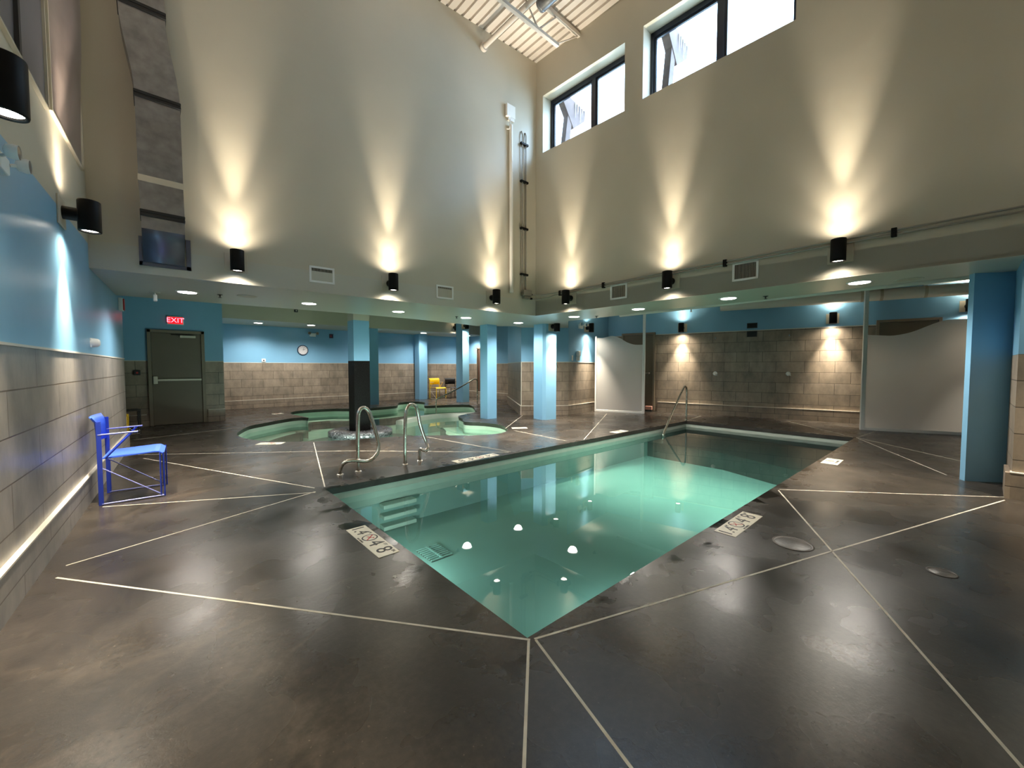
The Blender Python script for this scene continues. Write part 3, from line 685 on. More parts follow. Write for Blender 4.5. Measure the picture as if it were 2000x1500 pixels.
spots = [
 ((lwx(3.04), 3.04, 2.67), LR, 'black wall light nearest the camera, cut off by the left edge of the photo'),
 ((lwx(5.16), 5.16, 2.67), LR, 'black wall light on a long arm at the cream wall edge above the blue chair'),
 ((0.845, ax(0.845), 2.70), AR, 'black wall light on the cream wall just right of the silver duct'),
 ((2.90, ax(2.90), 2.70), AR, 'black wall light on the cream wall between the two left vents'),
 ((4.94, ax(4.94), 2.69), AR, 'black wall light on the cream wall left of the white downpipe'),
 ((bx(5.10), 5.10, 2.69), BR, 'black wall light on the right-hand cream wall nearest the corner'),
 ((bx(3.09), 3.09, 2.71), BR, 'black wall light on the right-hand cream wall between its two vents'),
 ((bx(1.0), 1.0, 2.735), BR, 'black wall light on the right-hand cream wall nearest the camera'),
 ((9.05, 13.60, 2.93), -PI/2, 'black wall light on the cream bulkhead left of the far column'),
 ((8.80, 12.52, 2.90), -PI/2, 'black wall light at the head of the column behind the tub handrail'),
 ((7.57, 6.925, 2.37), -PI/2, 'black wall light at the head of the wide blue column right of centre'),
 ((9.62, 7.42, 2.50), -PI/2+0.128, 'black wall light on the blue wall left of the wavy frosted panel'),
 ((*shp(5.40), 2.48), SHR-PI/2, 'black wall light left of the two dark grilles on the shower wall'),
 ((*shp(2.07), 2.52), SHR-PI/2, 'black wall light right of the two dark grilles on the shower wall'),
 ((*shp(-0.10), 2.63), SHR-PI/2, 'black wall light half hidden by the big blue column at right'),
 ((bx(-1.05), -1.05, 2.735), BR, 'unseen black wall light added on the right cream wall beyond the frame'),  # from here on: unseen wall lights added to fill the hall with light
 ((bx(-3.1), -3.1, 2.735), BR, 'unseen black wall light added on the right cream wall by the rear corner'),
 ((lwx(1.08), 1.08, 2.67), LR, 'unseen black wall light added on the left wall behind the camera'),
 ((lwx(-2.0), -2.0, 2.67), LR, 'unseen black wall light added on the left wall by the rear corner'),
 ((1.4, -5.0, 2.72), PI/2, 'unseen black wall light added on the rear wall, left one'),
 ((4.4, -5.0, 2.72), PI/2, 'unseen black wall light added on the rear wall, right one'),
]
for i, (loc, rz, lb) in enumerate(spots):
    if i == 0: sc0.location = loc; sc0.rotation_euler = (0, 0, rz); sc0['label'] = lb
    else: dup(sc0, loc, rz, lb)

# ------------------------------------------------------------------ downlights
d0 = thing('downlight', 'x', 'ceiling light', (0, 0, 0), 0, 'round recessed downlights')
m = MB(); m.lathe([(0.105, -0.001), (0.135, -0.001), (0.135, -0.006), (0.118, -0.012), (0.105, -0.008)], n=32); m.build('trim_ring', WHITE, d0)
m = MB(); m.cyl((0, 0, -0.0125), (0, 0, -0.002), 0.108, 32); m.build('lens', LENSW, d0)
spot('lamp', d0, (0, 0, -0.02), False, DLW, 150, 0.8, COOLW, 0.09)
DL = [((0.40, 7.53, SZ), 'downlight in the low soffit nearest the exit door'), ((2.02, 7.47, SZ), 'downlight in the soffit left of the black column'),
      ((3.62, 7.38, SZ), 'downlight in the soffit right of the black column'), ((5.18, 7.30, SZ), 'downlight in the soffit left of the tub-edge blue column'),
      ((6.73, 7.27, SZ), 'downlight in the soffit between the two big blue columns'), ((6.81, 5.58, SZ), 'downlight in the soffit near the corner, above the frosted panel'),
      ((6.81, 4.04, SZ), 'downlight in the soffit above the tall white pole'), ((6.81, 2.46, SZ), 'downlight in the soffit before the middle of the shower wall'),
      ((6.79, 0.88, SZ), 'downlight in the soffit nearest the big blue column at right'),
      ((2.44, 14.40, 2.70), 'downlight in the rear ceiling furthest left'), ((3.85, 14.05, 2.70), 'downlight in the rear ceiling above the wall clock'),
      ((6.0, 14.15, 2.70), 'downlight in the rear ceiling just right of the black column'), ((8.05, 14.25, 2.70), 'downlight in the rear ceiling above the yellow chair'),
      ((10.15, 14.2, 2.70), 'downlight in the rear ceiling furthest right')]
for i, (loc, lb) in enumerate(DL):
    if i == 0: d0.location = loc; d0['label'] = lb
    else: dup(d0, loc, 0, lb)

# ------------------------------------------------------------------ air vents on the cream walls
def vent(u0, u1, z0, z1, loc, rz, label):
    t = thing('air_vent', label, 'vent', loc, rz, 'white slotted air vents')
    hw, hh = (u1-u0)/2, (z1-z0)/2; e = 0.028
    m = MB(); m.box((0.0, -hw, -hh), (0.012, hw, -hh+e)).box((0, -hw, hh-e), (0.012, hw, hh)).box((0, -hw, -hh), (0.012, -hw+e, hh)).box((0, hw-e, -hh), (0.012, hw, hh)); m.build('frame', WHITE, t)
    MB().box((0.0, -hw+e, -hh+e), (0.002, hw-e, hh-e)).build('backing', BLACKP, t)
    k = 15
    m = MB()
    for i in range(k):
        y = -hw+e+(i+0.5)*(2*hw-2*e)/k; m.box((0.002, y-0.0022, -hh+e), (0.008, y+0.0022, hh-e))
    m.build('slats', BEIGE, t)
for x, z, lb in ((1.885, 2.695, 'white slotted air vent on the front wall nearer the duct'), (3.92, 2.68, 'white slotted air vent on the front wall nearer the corner')):
    vent(-0.172, 0.172, -0.118, 0.118, (x, ax(x), z), AR, lb)
for y, z, lb in ((4.05, 2.68, 'white slotted air vent on the right wall nearer the corner'), (2.04, 2.70, 'white slotted air vent on the right wall nearer the camera')):
    vent(-0.165, 0.165, -0.13, 0.13, (bx(y), y, z), BR, lb)

# ------------------------------------------------------------------ silver duct on the front wall
dt = thing('air_duct', 'silver sheet-metal duct with black collars running up the cream wall', 'duct', (0.13, 6.20, 2.5))
yb, yf = 6.385, 6.13
def rsec(x0, x1, z, y0=yb, y1=yf): return [(x0, y1, z), (x1, y1, z), (x1, y0, z), (x0, y0, z)]
MB().sweep([rsec(-0.055, 0.325, 3.10), rsec(-0.065, 0.322, 3.42)]).build('duct_section', GALV, dt, True)
MB().sweep([rsec(-0.069, 0.326, 3.42), rsec(-0.070, 0.326, 3.49)]).build('tape_strip', BEIGE, dt, True)
MB().sweep([rsec(-0.065, 0.322, 3.49), rsec(-0.070, 0.318, 4.36)]).build('duct_section', GALV, dt, True)
ss = []
for k in range(11):
    u = k/10; sh_ = -0.105*(3*u*u-2*u**3); ss.append(rsec(-0.070+sh_, 0.318+sh_, 4.36+u*0.92))
MB().sweep(ss).build('duct_section', GALV, dt, True)
MB().sweep([rsec(-0.175, 0.213, 5.28), rsec(-0.19, 0.19, 7.6)]).build('duct_section', GALV, dt, True)
for z, x0, x1 in ((3.035, -0.062, 0.330), (4.325, -0.078, 0.326), (5.27, -0.183, 0.221)):
    m = MB(); m.bbox((x0, yf-0.018, z), (x1, yb, z+0.032), 0.006); m.bbox((x0, yf-0.020, z+0.04), (x1, yb, z+0.072), 0.006); m.box((x0+0.004, yf-0.01, z+0.03), (x1-0.004, yb, z+0.042)); m.build('collar', BLACKP, dt, True)
ss = []
for k in range(9):
    u = k/8; ss.append(rsec(-0.052, 0.322, 2.90-0.33*u, yb, yf+0.20*math.sin(u*PI/2)**2.2))
m = MB(); m.sweep([rsec(-0.055, 0.325, 3.05), rsec(-0.054, 0.324, 2.90)], 0); m.sweep(ss, 1, True); m.build('outlet_hood', [GALV, GALVD], dt, True)
m = MB(); m.box((-0.085, 6.352, 2.53), (0.385, 6.372, 2.575)); m.box((-0.085, 6.352, 2.53), (-0.055, 6.372, 2.86)); m.box((0.34, 6.352, 2.53), (0.385, 6.372, 2.90)); m.build('wall_flange', GALVD, dt, True)

# ------------------------------------------------------------------ conduits and pipes in the corner
dp = thing('downpipe', 'white vertical pipe with a square box on top, left of the hall corner', 'pipe', (5.40, 6.05, 2.86))
m = MB(); m.cyl((5.405, 6.045, 2.86), (5.395, 6.045, 6.12), 0.036, 16); m.cyl((5.405, 6.045, 2.84), (5.405, 6.045, 2.90), 0.043, 16); m.cyl((5.40, 6.045, 5.2), (5.40, 6.045, 5.24), 0.039, 16); m.build('pipe', PIPEW, dp, True)
m = MB(); m.bbox((5.28, 6.03, 6.26), (5.50, 6.09, 6.50), 0.008); m.box((5.33, 6.04, 6.20), (5.48, 6.085, 6.262)); m.build('box', PIPEW, dp, True)
m = MB(); m.tube([(5.30, 6.07, 6.02), (5.34, 6.04, 6.02), (5.36, 6.04, 6.10), (5.37, 6.04, 6.22)], 0.010, 8); m.build('elbow', PIPEW, dp, True)
cv = thing('conduit_riser', 'pair of thin grey vertical conduits with black clamps in the hall corner', 'conduit', (5.74, 6.04, 2.92))
for x in (5.70, 5.80):
    m = MB(); m.tube([(x, 6.035, 2.93), (x-0.005, 6.035, 6.05), (x-0.005, 6.06, 6.12)], 0.012, 10); m.build('conduit', COND, cv, True)
for z in (3.25, 4.18, 5.12, 5.87):
    m = MB(); m.bbox((5.65, 6.01, z-0.02), (5.85, 6.066, z+0.02), 0.005); m.build('clamp', BLACK, cv, True)
jb = thing('junction_box', 'grey metal junction box where the conduits meet in the corner', 'junction box', (5.79, 6.03, 2.86))
MB().bbox((5.68, 5.965, 2.815), (5.91, 6.06, 2.93), 0.006).build('box', COND, jb, True)
MB().bbox((5.72, 5.98, 2.76), (5.88, 6.06, 2.812), 0.006).build('lower_box', COND, jb, True)
for z in (2.86, 2.775): MB().cyl((5.905, 6.01, z), (5.95, 6.01, z), 0.022, 12).build('gland', BLACK, jb, True)
hc = thing('conduit_run', 'pair of grey conduits running along the right-hand cream wall', 'conduit', (bx(2.8)-0.03, 2.8, 2.85))
def hpt(y, z): return (bx(y)-0.03, y, z)
p1 = [(5.95, 6.01, 2.86), (6.02, 5.99, 2.856)] + [hpt(y, z) for y, z in ((5.85, 2.85), (5.6, 2.845), (5.35, 2.842))] + [hpt(y, 2.842+0.010*(5.35-y)) for y in (4.35, 2.3, 0.53, -0.6, -3, -4.9)]
p2 = [(5.95, 6.01, 2.775), (6.02, 5.98, 2.765)] + [hpt(y, z) for y, z in ((5.85, 2.765), (5.65, 2.775), (5.50, 2.80), (5.35, 2.805))] + [hpt(y, 2.805+0.008*(5.35-y)) for y in (4.35, 2.3, 0.53, -0.6, -3, -4.9)]
for p in (p1, p2): MB().tube(p, 0.011, 10).build('conduit', COND, hc, True)
for y in (5.36, 4.35, 2.30, 0.53):
    z = 2.822+0.009*(5.35-y); m = MB(); m.bbox((bx(y)-0.05, y-0.025, z-0.05), (bx(y)+0.0, y+0.025, z+0.05), 0.006); m.build('clamp', BLACK, hc, True)

# ------------------------------------------------------------------ roof steel
jo = thing('roof_joist', 'cream open-web steel joist under the ribbed roof deck', 'joist', (5.0, 4.95, 7.3))
def rod(a, b, r): return MB().cyl(a, b, r, 12)
m = MB(); m.box((-1.0, 4.93, 7.54), (6.14, 4.99, 7.60)); m.box((-1.0, 4.95, 7.56), (6.14, 4.97, 7.64)); m.build('top_chord', DECKM, jo, True)
m = MB(); m.box((-1.0, 4.93, 7.06), (5.55, 4.99, 7.11)); m.build('bottom_chord', DECKM, jo, True)
x = -0.8; k = 0
while x < 5.2:
    rod((x, 4.96, 7.10 if k % 2 else 7.55), (x+0.45, 4.96, 7.55 if k % 2 else 7.10), 0.014).build('web_rod', DECKM, jo, True); x += 0.45; k += 1
rod((5.5, 4.96, 7.09), (6.1, 4.96, 7.54), 0.012).build('web_rod', DECKM, jo, True)
rp = thing('sprinkler_main', 'cream round pipe stubbed into the cream wall under the roof deck', 'pipe', (4.76, 5.5, 7.30))
m = MB(); m.cyl((4.76, 6.12, 7.31), (4.76, -4.9, 7.31), 0.045, 16); m.build('pipe', DECKM, rp, True)
m = MB(); m.cyl((4.76, 6.125, 7.31), (4.76, 6.06, 7.31), 0.075, 16); m.build('wall_plate', DECKM, rp, True)
rd = thing('spiral_duct', 'dull grey round duct end hanging under the roof joist', 'duct', (4.95, 4.6, 7.35))
m = MB(); m.cyl((4.95, 4.82, 7.33), (4.95, -4.5, 7.33), 0.10, 24, caps=True)
m.build('tube', GALV, rd, True)
m = MB()
for y in (4.78, 4.4, 4.0): m.lathe([(0.102, -0.012), (0.108, 0), (0.102, 0.012)], (4.95, y, 7.33), 'Y', 24)
m.build('seam', GALV, rd, True)

# ------------------------------------------------------------------ doors
def door(name, loc, rz, w_, h_, leafm, framem, fw_=0.06, handed=1):
    o = bpy.data.objects.new(name, None); COL.objects.link(o); o.location = loc; o.rotation_euler = (0, 0, rz); struct(o)
    m = MB(); m.bbox((0.002, -w_/2-fw_, 0.001), (0.06, -w_/2, h_+fw_), 0.006); m.bbox((0.002, w_/2, 0.001), (0.06, w_/2+fw_, h_+fw_), 0.006); m.bbox((0.002, -w_/2-fw_, h_), (0.06, w_/2+fw_, h_+fw_), 0.006); m.build('door_frame', framem, o)
    MB().bbox((0.002, -w_/2+0.004, 0.008), (0.022, w_/2-0.004, h_-0.004), 0.003).build('door_leaf', leafm, o)
    return o
SILV = mat('silver_paint', (0.62, 0.58, 0.50), 0.35, metal=0.2)
d1 = door('door_1', (0.424, 12.25, 0), -PI/2, 0.90, 2.13, DOORM, DOORF, 0.065)
m = MB(); m.bbox((0.055, -0.36, 1.020), (0.085, 0.42, 1.068), 0.010); m.bbox((0.022, 0.40, 1.02), (0.08, 0.44, 1.07), 0.006); m.build('push_bar', SILV, d1)
MB().bbox((0.022, -0.435, 0.955), (0.085, -0.355, 1.13), 0.015).build('latch_case', SILV, d1)
MB().bbox((0.022, 0.06, 2.03), (0.085, 0.35, 2.085), 0.008).build('door_closer', SILV, d1)
m = MB(); m.box((0.04, -0.10, 2.086), (0.06, 0.30, 2.10)); m.build('closer_arm', BLACK, d1)
sy = 6.64
d2 = door('door_2', (*shp(sy), 0), SHR-PI/2, 0.92, 2.34, DOORM, DOORF, 0.055)
m = MB(); m.cyl((0.02, 0.36, 1.16), (0.07, 0.36, 1.16), 0.026, 14); m.tube([(0.06, 0.36, 1.16), (0.07, 0.30, 1.165), (0.07, 0.23, 1.155)], 0.010, 8); m.build('lever_handle', STEEL, d2)
d3 = door('door_3', (*shp(0.78), 0), SHR-PI/2, 0.95, 2.37, DOORM, DOORF, 0.055)
MB().cyl((0.02, -0.38, 1.1), (0.07, -0.38, 1.1), 0.03, 14).build('door_knob', STEEL, d3)
d4 = door('door_4', (10.70, 13.70, 0), PI, 0.90, 2.13, BROWND, DOORF, 0.06)
MB().bbox((0.022, 0.05, 2.03), (0.085, 0.35, 2.09), 0.008).build('door_closer', BLACK, d4)
ps = thing('door_stop_block', 'small pink block on the floor at the foot of the shower door', 'door stop', (*shp(6.27, 0.16), 0))
ps.rotation_euler = (0, 0, SHR-PI/2)
MB().bbox((-0.05, -0.10, 0.05), (0.03, 0.10, 0.16), 0.008).build('block', PINK, ps)
MB().box((-0.04, -0.09, 0.0), (0.02, 0.09, 0.05)).build('foot', DARKT, ps)

# ------------------------------------------------------------------ frosted shower screens
def screen(label, p0, p1, tops, left_h, right_h):
    d = Vector((p1[0]-p0[0], p1[1]-p0[1])); Ln = d.length; rz = math.atan2(d.y, d.x)
    t = thing('shower_screen', label, 'screen', (*p0, 0), rz, 'frosted screens in front of the showers')
    us = [u for u, z in tops]
    pts = [(p.x, p.z) for p in smooth_path([(u, 0, z) for u, z in tops], 6)]
    n = len(pts); vs = []
    for y in (-0.008, 0.008):
        vs += [(u, y, 0.06) for u, z in pts]+[(u, y, z) for u, z in pts]
    fs = []
    for i in range(n-1):
        fs += [(i, i+1, n+i+1, n+i), (2*n+i+1, 2*n+i, 3*n+i, 3*n+i+1), (n+i, n+i+1, 3*n+i+1, 3*n+i), (i+1, i, 2*n+i, 2*n+i+1)]
    fs += [(0, n, 3*n, 2*n), (n-1, 2*n-1+2*n, 2*n-1, n-1)[:0] or (2*n-1, n-1, 3*n-1, 4*n-1)]
    MB().add(vs, fs).build('panel', FROST, t)
    MB().bbox((us[0]-0.01, -0.025, 0), (us[-1]+0.01, 0.025, 0.06), 0.005).build('floor_channel', WHITE, t)
    if left_h: MB().bbox((us[0]-0.05, -0.03, 0), (us[0], 0.03, left_h), 0.006).build('end_post', WHITE, t)
    if right_h: MB().bbox((us[-1], -0.035, 0), (us[-1]+0.07, 0.035, right_h), 0.006).build('tall_post', WHITE, t)
    return t
g0, g1 = Vector((9.97, 7.34)), Vector((10.49, 6.00)); gd = (g1-g0).normalized()
screen('left frosted wavy-topped screen in front of the dark door, short white post', (9.97, 7.34), (10.49, 6.00),
       [(0.05, 2.225), (0.22, 2.215), (0.37, 2.245), (0.50, 2.265), (0.64, 2.235), (0.78, 2.165), (0.92, 2.075), (1.05, 2.02), (1.16, 1.992), (1.28, 1.985), (1.38, 1.985)], 2.27, HZ-0.004)
s2 = screen('right frosted wavy-topped screen between the white pole and the big blue column', (11.28, 1.33), (11.90, -0.18),
       [(0.03, 2.03), (0.25, 2.01), (0.42, 2.00), (0.57, 2.02), (0.72, 2.06), (0.86, 2.12), (1.0, 2.19), (1.12, 2.245), (1.24, 2.28), (1.36, 2.29), (1.60, 2.29)], None, None)
MB().bbox((-0.04, -0.035, 0), (0.03, 0.035, HZ-0.004), 0.006).build('tall_post', WHITE, s2)

# ------------------------------------------------------------------ shower fittings, grilles, ducts
def shower(y, zh, zv, label):
    t = thing('shower_fitting', label, 'shower', (*shp(y), zv), SHR-PI/2, 'shower heads on the tiled wall')
    m = MB(); dz = zh-zv; m.tube([(0.0, 0, dz+0.03), (0.06, 0, dz+0.03), (0.09, 0, dz+0.01)], 0.011, 8); m.build('arm', CHROME, t)
    m = MB(); m.cyl((0.08, 0, dz+0.02), (0.115, 0, dz-0.03), 0.018, 16, 0.040); m.build('head', CHROME, t)
    m = MB(); m.cyl((0, 0, 0), (0.012, 0, 0), 0.055, 24); m.build('valve_plate', STEEL, t)
    m = MB(); m.cyl((0.012, 0, 0), (0.05, 0, 0), 0.028, 16); m.tube([(0.045, 0, 0), (0.05, 0.03, -0.03), (0.05, 0.06, -0.055)], 0.009, 8); m.build('valve_lever', CHROME, t)
shower(4.54, 2.14, 1.165, 'chrome shower head and valve on the shower wall, left of the dark grilles')
shower(2.90, 2.14, 1.175, 'chrome shower head and valve on the shower wall, right of the dark grilles')
def grille(z0, z1, label):
    t = thing('wall_grille', label, 'grille', (*shp(3.70), (z0+z1)/2), SHR-PI/2, 'dark grilles on the shower wall')
    h = (z1-z0)/2
    MB().bbox((0, -0.12, -h), (0.015, 0.12, h), 0.004).build('plate', BLACKP, t)
    m = MB()
    for k in range(5): z = -h+0.03+k*(2*h-0.06)/4; m.box((0.013, -0.10, z-0.006), (0.020, 0.10, z+0.006))
    m.build('louvres', BLACK, t)
grille(2.38, 2.52, 'dark louvred grille on the blue band of the shower wall, upper of two'); grille(2.15, 2.305, 'dark louvred grille on the tile of the shower wall, lower of two')
du = thing('insulated_duct', 'fat white insulated duct running high along the shower wall', 'duct', (*shp(1.5, 0.5), 2.95))
a, b = shp(4.4, 0.34), shp(-1.9, 0.34)
m = MB(); m.cyl((*a, 2.975), (*b, 2.945), 0.125, 28); m.build('duct_sleeve', PIPEW, du, True)
for y in (1.62, 1.30, 0.62):
    p = shp(y, 0.34); q = shp(y-0.05, 0.34); m = MB(); m.cyl((*p, 2.96), (*q, 2.96), 0.131, 28); m.cyl((*p, 2.94), (*p, HZ), 0.006, 8); m.build('hanger_band', BEIGE, du, True)
pp = thing('sprinkler_pipe', 'thin white pipe with a hanging sprinkler under the ceiling before the showers', 'pipe', (8.6, 2.5, 2.64))
m = MB(); m.cyl((8.60, 5.6, 2.62), (8.60, -1.9, 2.62), 0.042, 18); m.build('pipe', PIPEW, pp, True)
for y in (4.1, 0.62): MB().cyl((8.6, y, 2.66), (8.6, y, HZ), 0.006, 8).build('hanger_rod', PIPEW, pp, True)
m = MB(); m.cyl((8.6, 3.85, 2.60), (8.6, 3.85, 2.53), 0.012, 10); m.cyl((8.6, 3.85, 2.525), (8.6, 3.85, 2.53), 0.028, 12); m.build('sprinkler_head', CHROME, pp, True)

# ------------------------------------------------------------------ ceiling speakers, sprinklers, small fittings
def speaker(x, y, label):
    t = thing('ceiling_speaker', label, 'speaker', (x, y, SZ), 0, 'round ceiling speakers')
    m = MB(); m.lathe([(0.125, 0.0), (0.135, -0.004), (0.125, -0.012), (0.115, -0.008)], n=32); m.build('rim', SOFF, t)
    m = MB(); m.lathe([(0.115, -0.008), (0.06, -0.006), (0.0005, -0.005)], n=32); m.build('mesh', BEIGE, t)
speaker(1.11, 7.35, 'round grey ceiling speaker in the left soffit'); speaker(7.01, 0.44, 'round grey ceiling speaker in the soffit near the big blue column')
def sprinkler(x, y, label):
    t = thing('sprinkler', label, 'sprinkler', (x, y, SZ), 0, 'ceiling sprinkler heads')
    m = MB(); m.lathe([(0.001, 0), (0.04, -0.001), (0.035, -0.008), (0.012, -0.012), (0.010, -0.03), (0.001, -0.03)], n=20); m.build('escutcheon', BLACKP, t)
    MB().cyl((0, 0, -0.045), (0, 0, -0.049), 0.022, 14).build('deflector', BLACKP, t)
    MB().cyl((0, 0, -0.02), (0, 0, -0.047), 0.006, 8).build('stem', BLACKP, t)
sprinkler(0.78, 7.47, 'dark sprinkler head in the soffit beside the left speaker'); sprinkler(4.92, 7.28, 'dark sprinkler head in the soffit before the tub-edge blue column')
sprinkler(7.10, 5.20, 'dark sprinkler head in the soffit above the left frosted screen'); sprinkler(7.04, 2.01, 'dark sprinkler head in the soffit before the shower grilles')

def emergency(loc, rz, label, s=1.0):
    t = thing('emergency_light', label, 'emergency light', loc, rz, 'white twin-head emergency lights')
    MB().bbox((0, -0.10*s, -0.06*s), (0.05*s, 0.10*s, 0.06*s), 0.008).build('battery_case', WHITE, t)
    for k in (-1, 1):
        h = MB(); h.cyl((0.05*s, k*0.09*s, 0.02*s), (0.09*s, k*0.11*s, 0.035*s), 0.012*s, 10); h.lathe([(0.02*s, 0.07*s), (0.045*s, 0.085*s), (0.052*s, 0.12*s), (0.050*s, 0.145*s)], (0, k*0.13*s, 0.05*s), 'X', 20)
        ho = h.build('lamp_head', WHITE, t)
        l = MB(); l.cyl((0.140*s, k*0.13*s, 0.05*s), (0.143*s, k*0.13*s, 0.05*s), 0.047*s, 20); l.build('reflector', CHROME, ho)
emergency((lwx(3.64), 3.64, 2.50), LR, 'white twin-head emergency light on the left wall under the nearest wall light', 0.78)
emergency((4.25, 15.37, 2.48), -PI/2, 'white twin-head emergency light on the far blue wall by the clock')
emergency((9.27, 7.375, 2.52), -PI/2+0.128, 'white twin-head emergency light beside the wall light at the frosted screen')
hl = thing('hanging_lamp_head', 'small white lamp head hanging from the soffit before the exit door', 'lamp', (0.05, 7.85, SZ))
MB().lathe([(0.001, 0), (0.06, 0), (0.06, -0.012), (0.001, -0.014)], n=20).build('ceiling_plate', SOFF, hl)
MB().cyl((0, 0, -0.01), (0, 0, -0.05), 0.008, 8).build('stem', WHITE, hl)
MB().bbox((-0.022, -0.06, -0.135), (0.022, 0.06, -0.045), 0.010).build('lamp_head', WHITE, hl)
bs = thing('wall_sensor', 'small white round sensor on the blue band of the left wall', 'sensor', (lwx(6.31), 6.31, 1.61), LR)
m = MB(); m.lathe([(0.001, 0.075), (0.03, 0.072), (0.045, 0.055), (0.05, 0.02), (0.05, 0.0)], axis='X', n=20); m.build('dome', WHITE, bs)
MB().bbox((0, -0.045, -0.05), (0.012, 0.045, 0.05), 0.003).build('plate', WHITE, bs)
fa = thing('fire_alarm', 'white fire alarm strobe with a red side at the end of the left wall', 'alarm', (lwx(8.85), 8.85, 2.33), LR)
MB().bbox((0, -0.06, -0.10), (0.05, 0.06, 0.10), 0.006).build('case', WHITE, fa); MB().bbox((0.05, -0.045, -0.09), (0.068, 0.045, 0.09), 0.006).build('red_lens', RED, fa)
def exit_sign():
    t = thing('exit_sign', 'red lit EXIT sign above the dark exit door', 'sign', (0.415, 12.25, 2.425), -PI/2)
    MB().bbox((0, -0.15, -0.095), (0.05, 0.15, 0.095), 0.01).build('case', WHITE, t)
    MB().box((0.05, -0.135, -0.08), (0.053, 0.135, 0.08)).build('face', REDF, t)
    text_mesh('lettering', 'EXIT', 0.155, REDL, t, (0.0545, 0.0, 0.0), rz=PI/2, rx=PI/2)
exit_sign()
sb = thing('wall_box', 'small dark box on the shaded tile left of the exit door', 'box', (-0.27, 12.25, 1.215), -PI/2)
MB().bbox((0, -0.055, -0.055), (0.05, 0.055, 0.055), 0.006).build('case', BLACKP, sb); MB().cyl((0.05, 0, 0), (0.056, 0, 0), 0.02, 14).build('button', RED, sb)
ck = thing('wall_clock', 'round white wall clock with a dark rim on the far blue wall', 'clock', (3.92, 15.37, 1.93), -PI/2)
m = MB(); m.lathe([(0.001, 0.03), (0.152, 0.03)], axis='X', n=40); m.build('face', GLASSL, ck)
m = MB(); m.lathe([(0.178, 0.0), (0.178, 0.03), (0.165, 0.042), (0.150, 0.034), (0.150, 0.028)], axis='X', n=40); m.build('rim', mat('clock_rim', (0.02, 0.04, 0.09), 0.3), ck)
m = MB()
for k in range(12):
    a = k*PI/6; c, s_ = math.cos(a), math.sin(a); m.cyl((0.032, 0.115*s_, 0.115*c), (0.032, 0.140*s_, 0.140*c), 0.004, 6)
m.build('hour_marks', INK, ck)
m = MB(); m.cyl((0.033, 0, 0), (0.033, 0.072, 0.035), 0.006, 6); m.build('hour_hand', INK, ck)
m = MB(); m.cyl((0.034, 0, 0), (0.034, 0.04, 0.105), 0.004, 6); m.build('minute_hand', INK, ck)
th = thing('thermostat', 'small white thermostat at the tile top of the far wall', 'thermostat', (2.73, 15.37, 1.56), -PI/2)
MB().bbox((0, -0.06, -0.055), (0.03, 0.06, 0.055), 0.012).build('case', WHITE, th); MB().cyl((0.03, 0, 0), (0.034, 0, 0), 0.022, 14).build('dial', BLACKP, th)
hn = thing('horn_strobe', 'dark square alarm horn on the far blue wall left of the black column', 'alarm', (4.88, 15.37, 2.47), -PI/2)
MB().bbox((0, -0.065, -0.075), (0.05, 0.065, 0.075), 0.008).build('case', mat('dark_purple', (0.03, 0.015, 0.04), 0.4), hn); MB().bbox((0.05, -0.035, -0.03), (0.062, 0.0, 0.02), 0.004).build('lens', RED, hn)
sn = thing('ceiling_sensor', 'small dark sensor where the soffit ends left of the black column', 'sensor', (3.30, 13.6, 3.06), -PI/2)
MB().bbox((0, -0.05, -0.04), (0.05, 0.05, 0.04), 0.01).build('case', BLACKP, sn); MB().cyl((0.05, 0, 0), (0.065, 0, 0), 0.02, 12).build('lens', CHROME, sn)
# things on the blue wall left of the frosted screen
dsp = thing('soap_dispenser', 'small white dispenser on the blue wall above the tile, left of the frosted screen', 'dispenser', (9.13, 7.357, 1.60), -PI/2+0.128)
MB().bbox((0, -0.06, 0.06), (0.09, 0.06, 0.21), 0.02).build('tank', WHITE, dsp); MB().bbox((0, -0.055, -0.07), (0.06, -0.02, 0.055), 0.006).build('bracket', WHITE, dsp); MB().bbox((0, 0.02, -0.07), (0.06, 0.055, 0.055), 0.006).build('bracket', WHITE, dsp)
sw = thing('wall_switch', 'narrow pale switch plate left of the white dispenser', 'switch', (8.87, 7.325, 1.60), -PI/2+0.128)
MB().bbox((0, -0.03, -0.075), (0.012, 0.03, 0.075), 0.004).build('plate', WHITE, sw); MB().bbox((0.012, -0.010, -0.02), (0.02, 0.010, 0.02), 0.002).build('rocker', WHITE, sw)
bt = Vector((MD[0]-MA[0], MD[1]-MA[1])).normalized()
hk = thing('wall_brush', 'small black brush with a thin handle hanging on the wall behind the wide blue column', 'brush', (8.36, 7.545, 1.70), math.atan2(bt.y, bt.x)-PI/2)
MB().bbox((0, -0.03, -0.03), (0.04, 0.03, 0.04), 0.008).build('hook', BLACKP, hk)
m = MB(); m.tube([(0.02, 0, -0.03), (0.02, 0.04, -0.2), (0.02, 0.10, -0.38)], 0.006, 6); m.build('handle', BLACKP, hk)

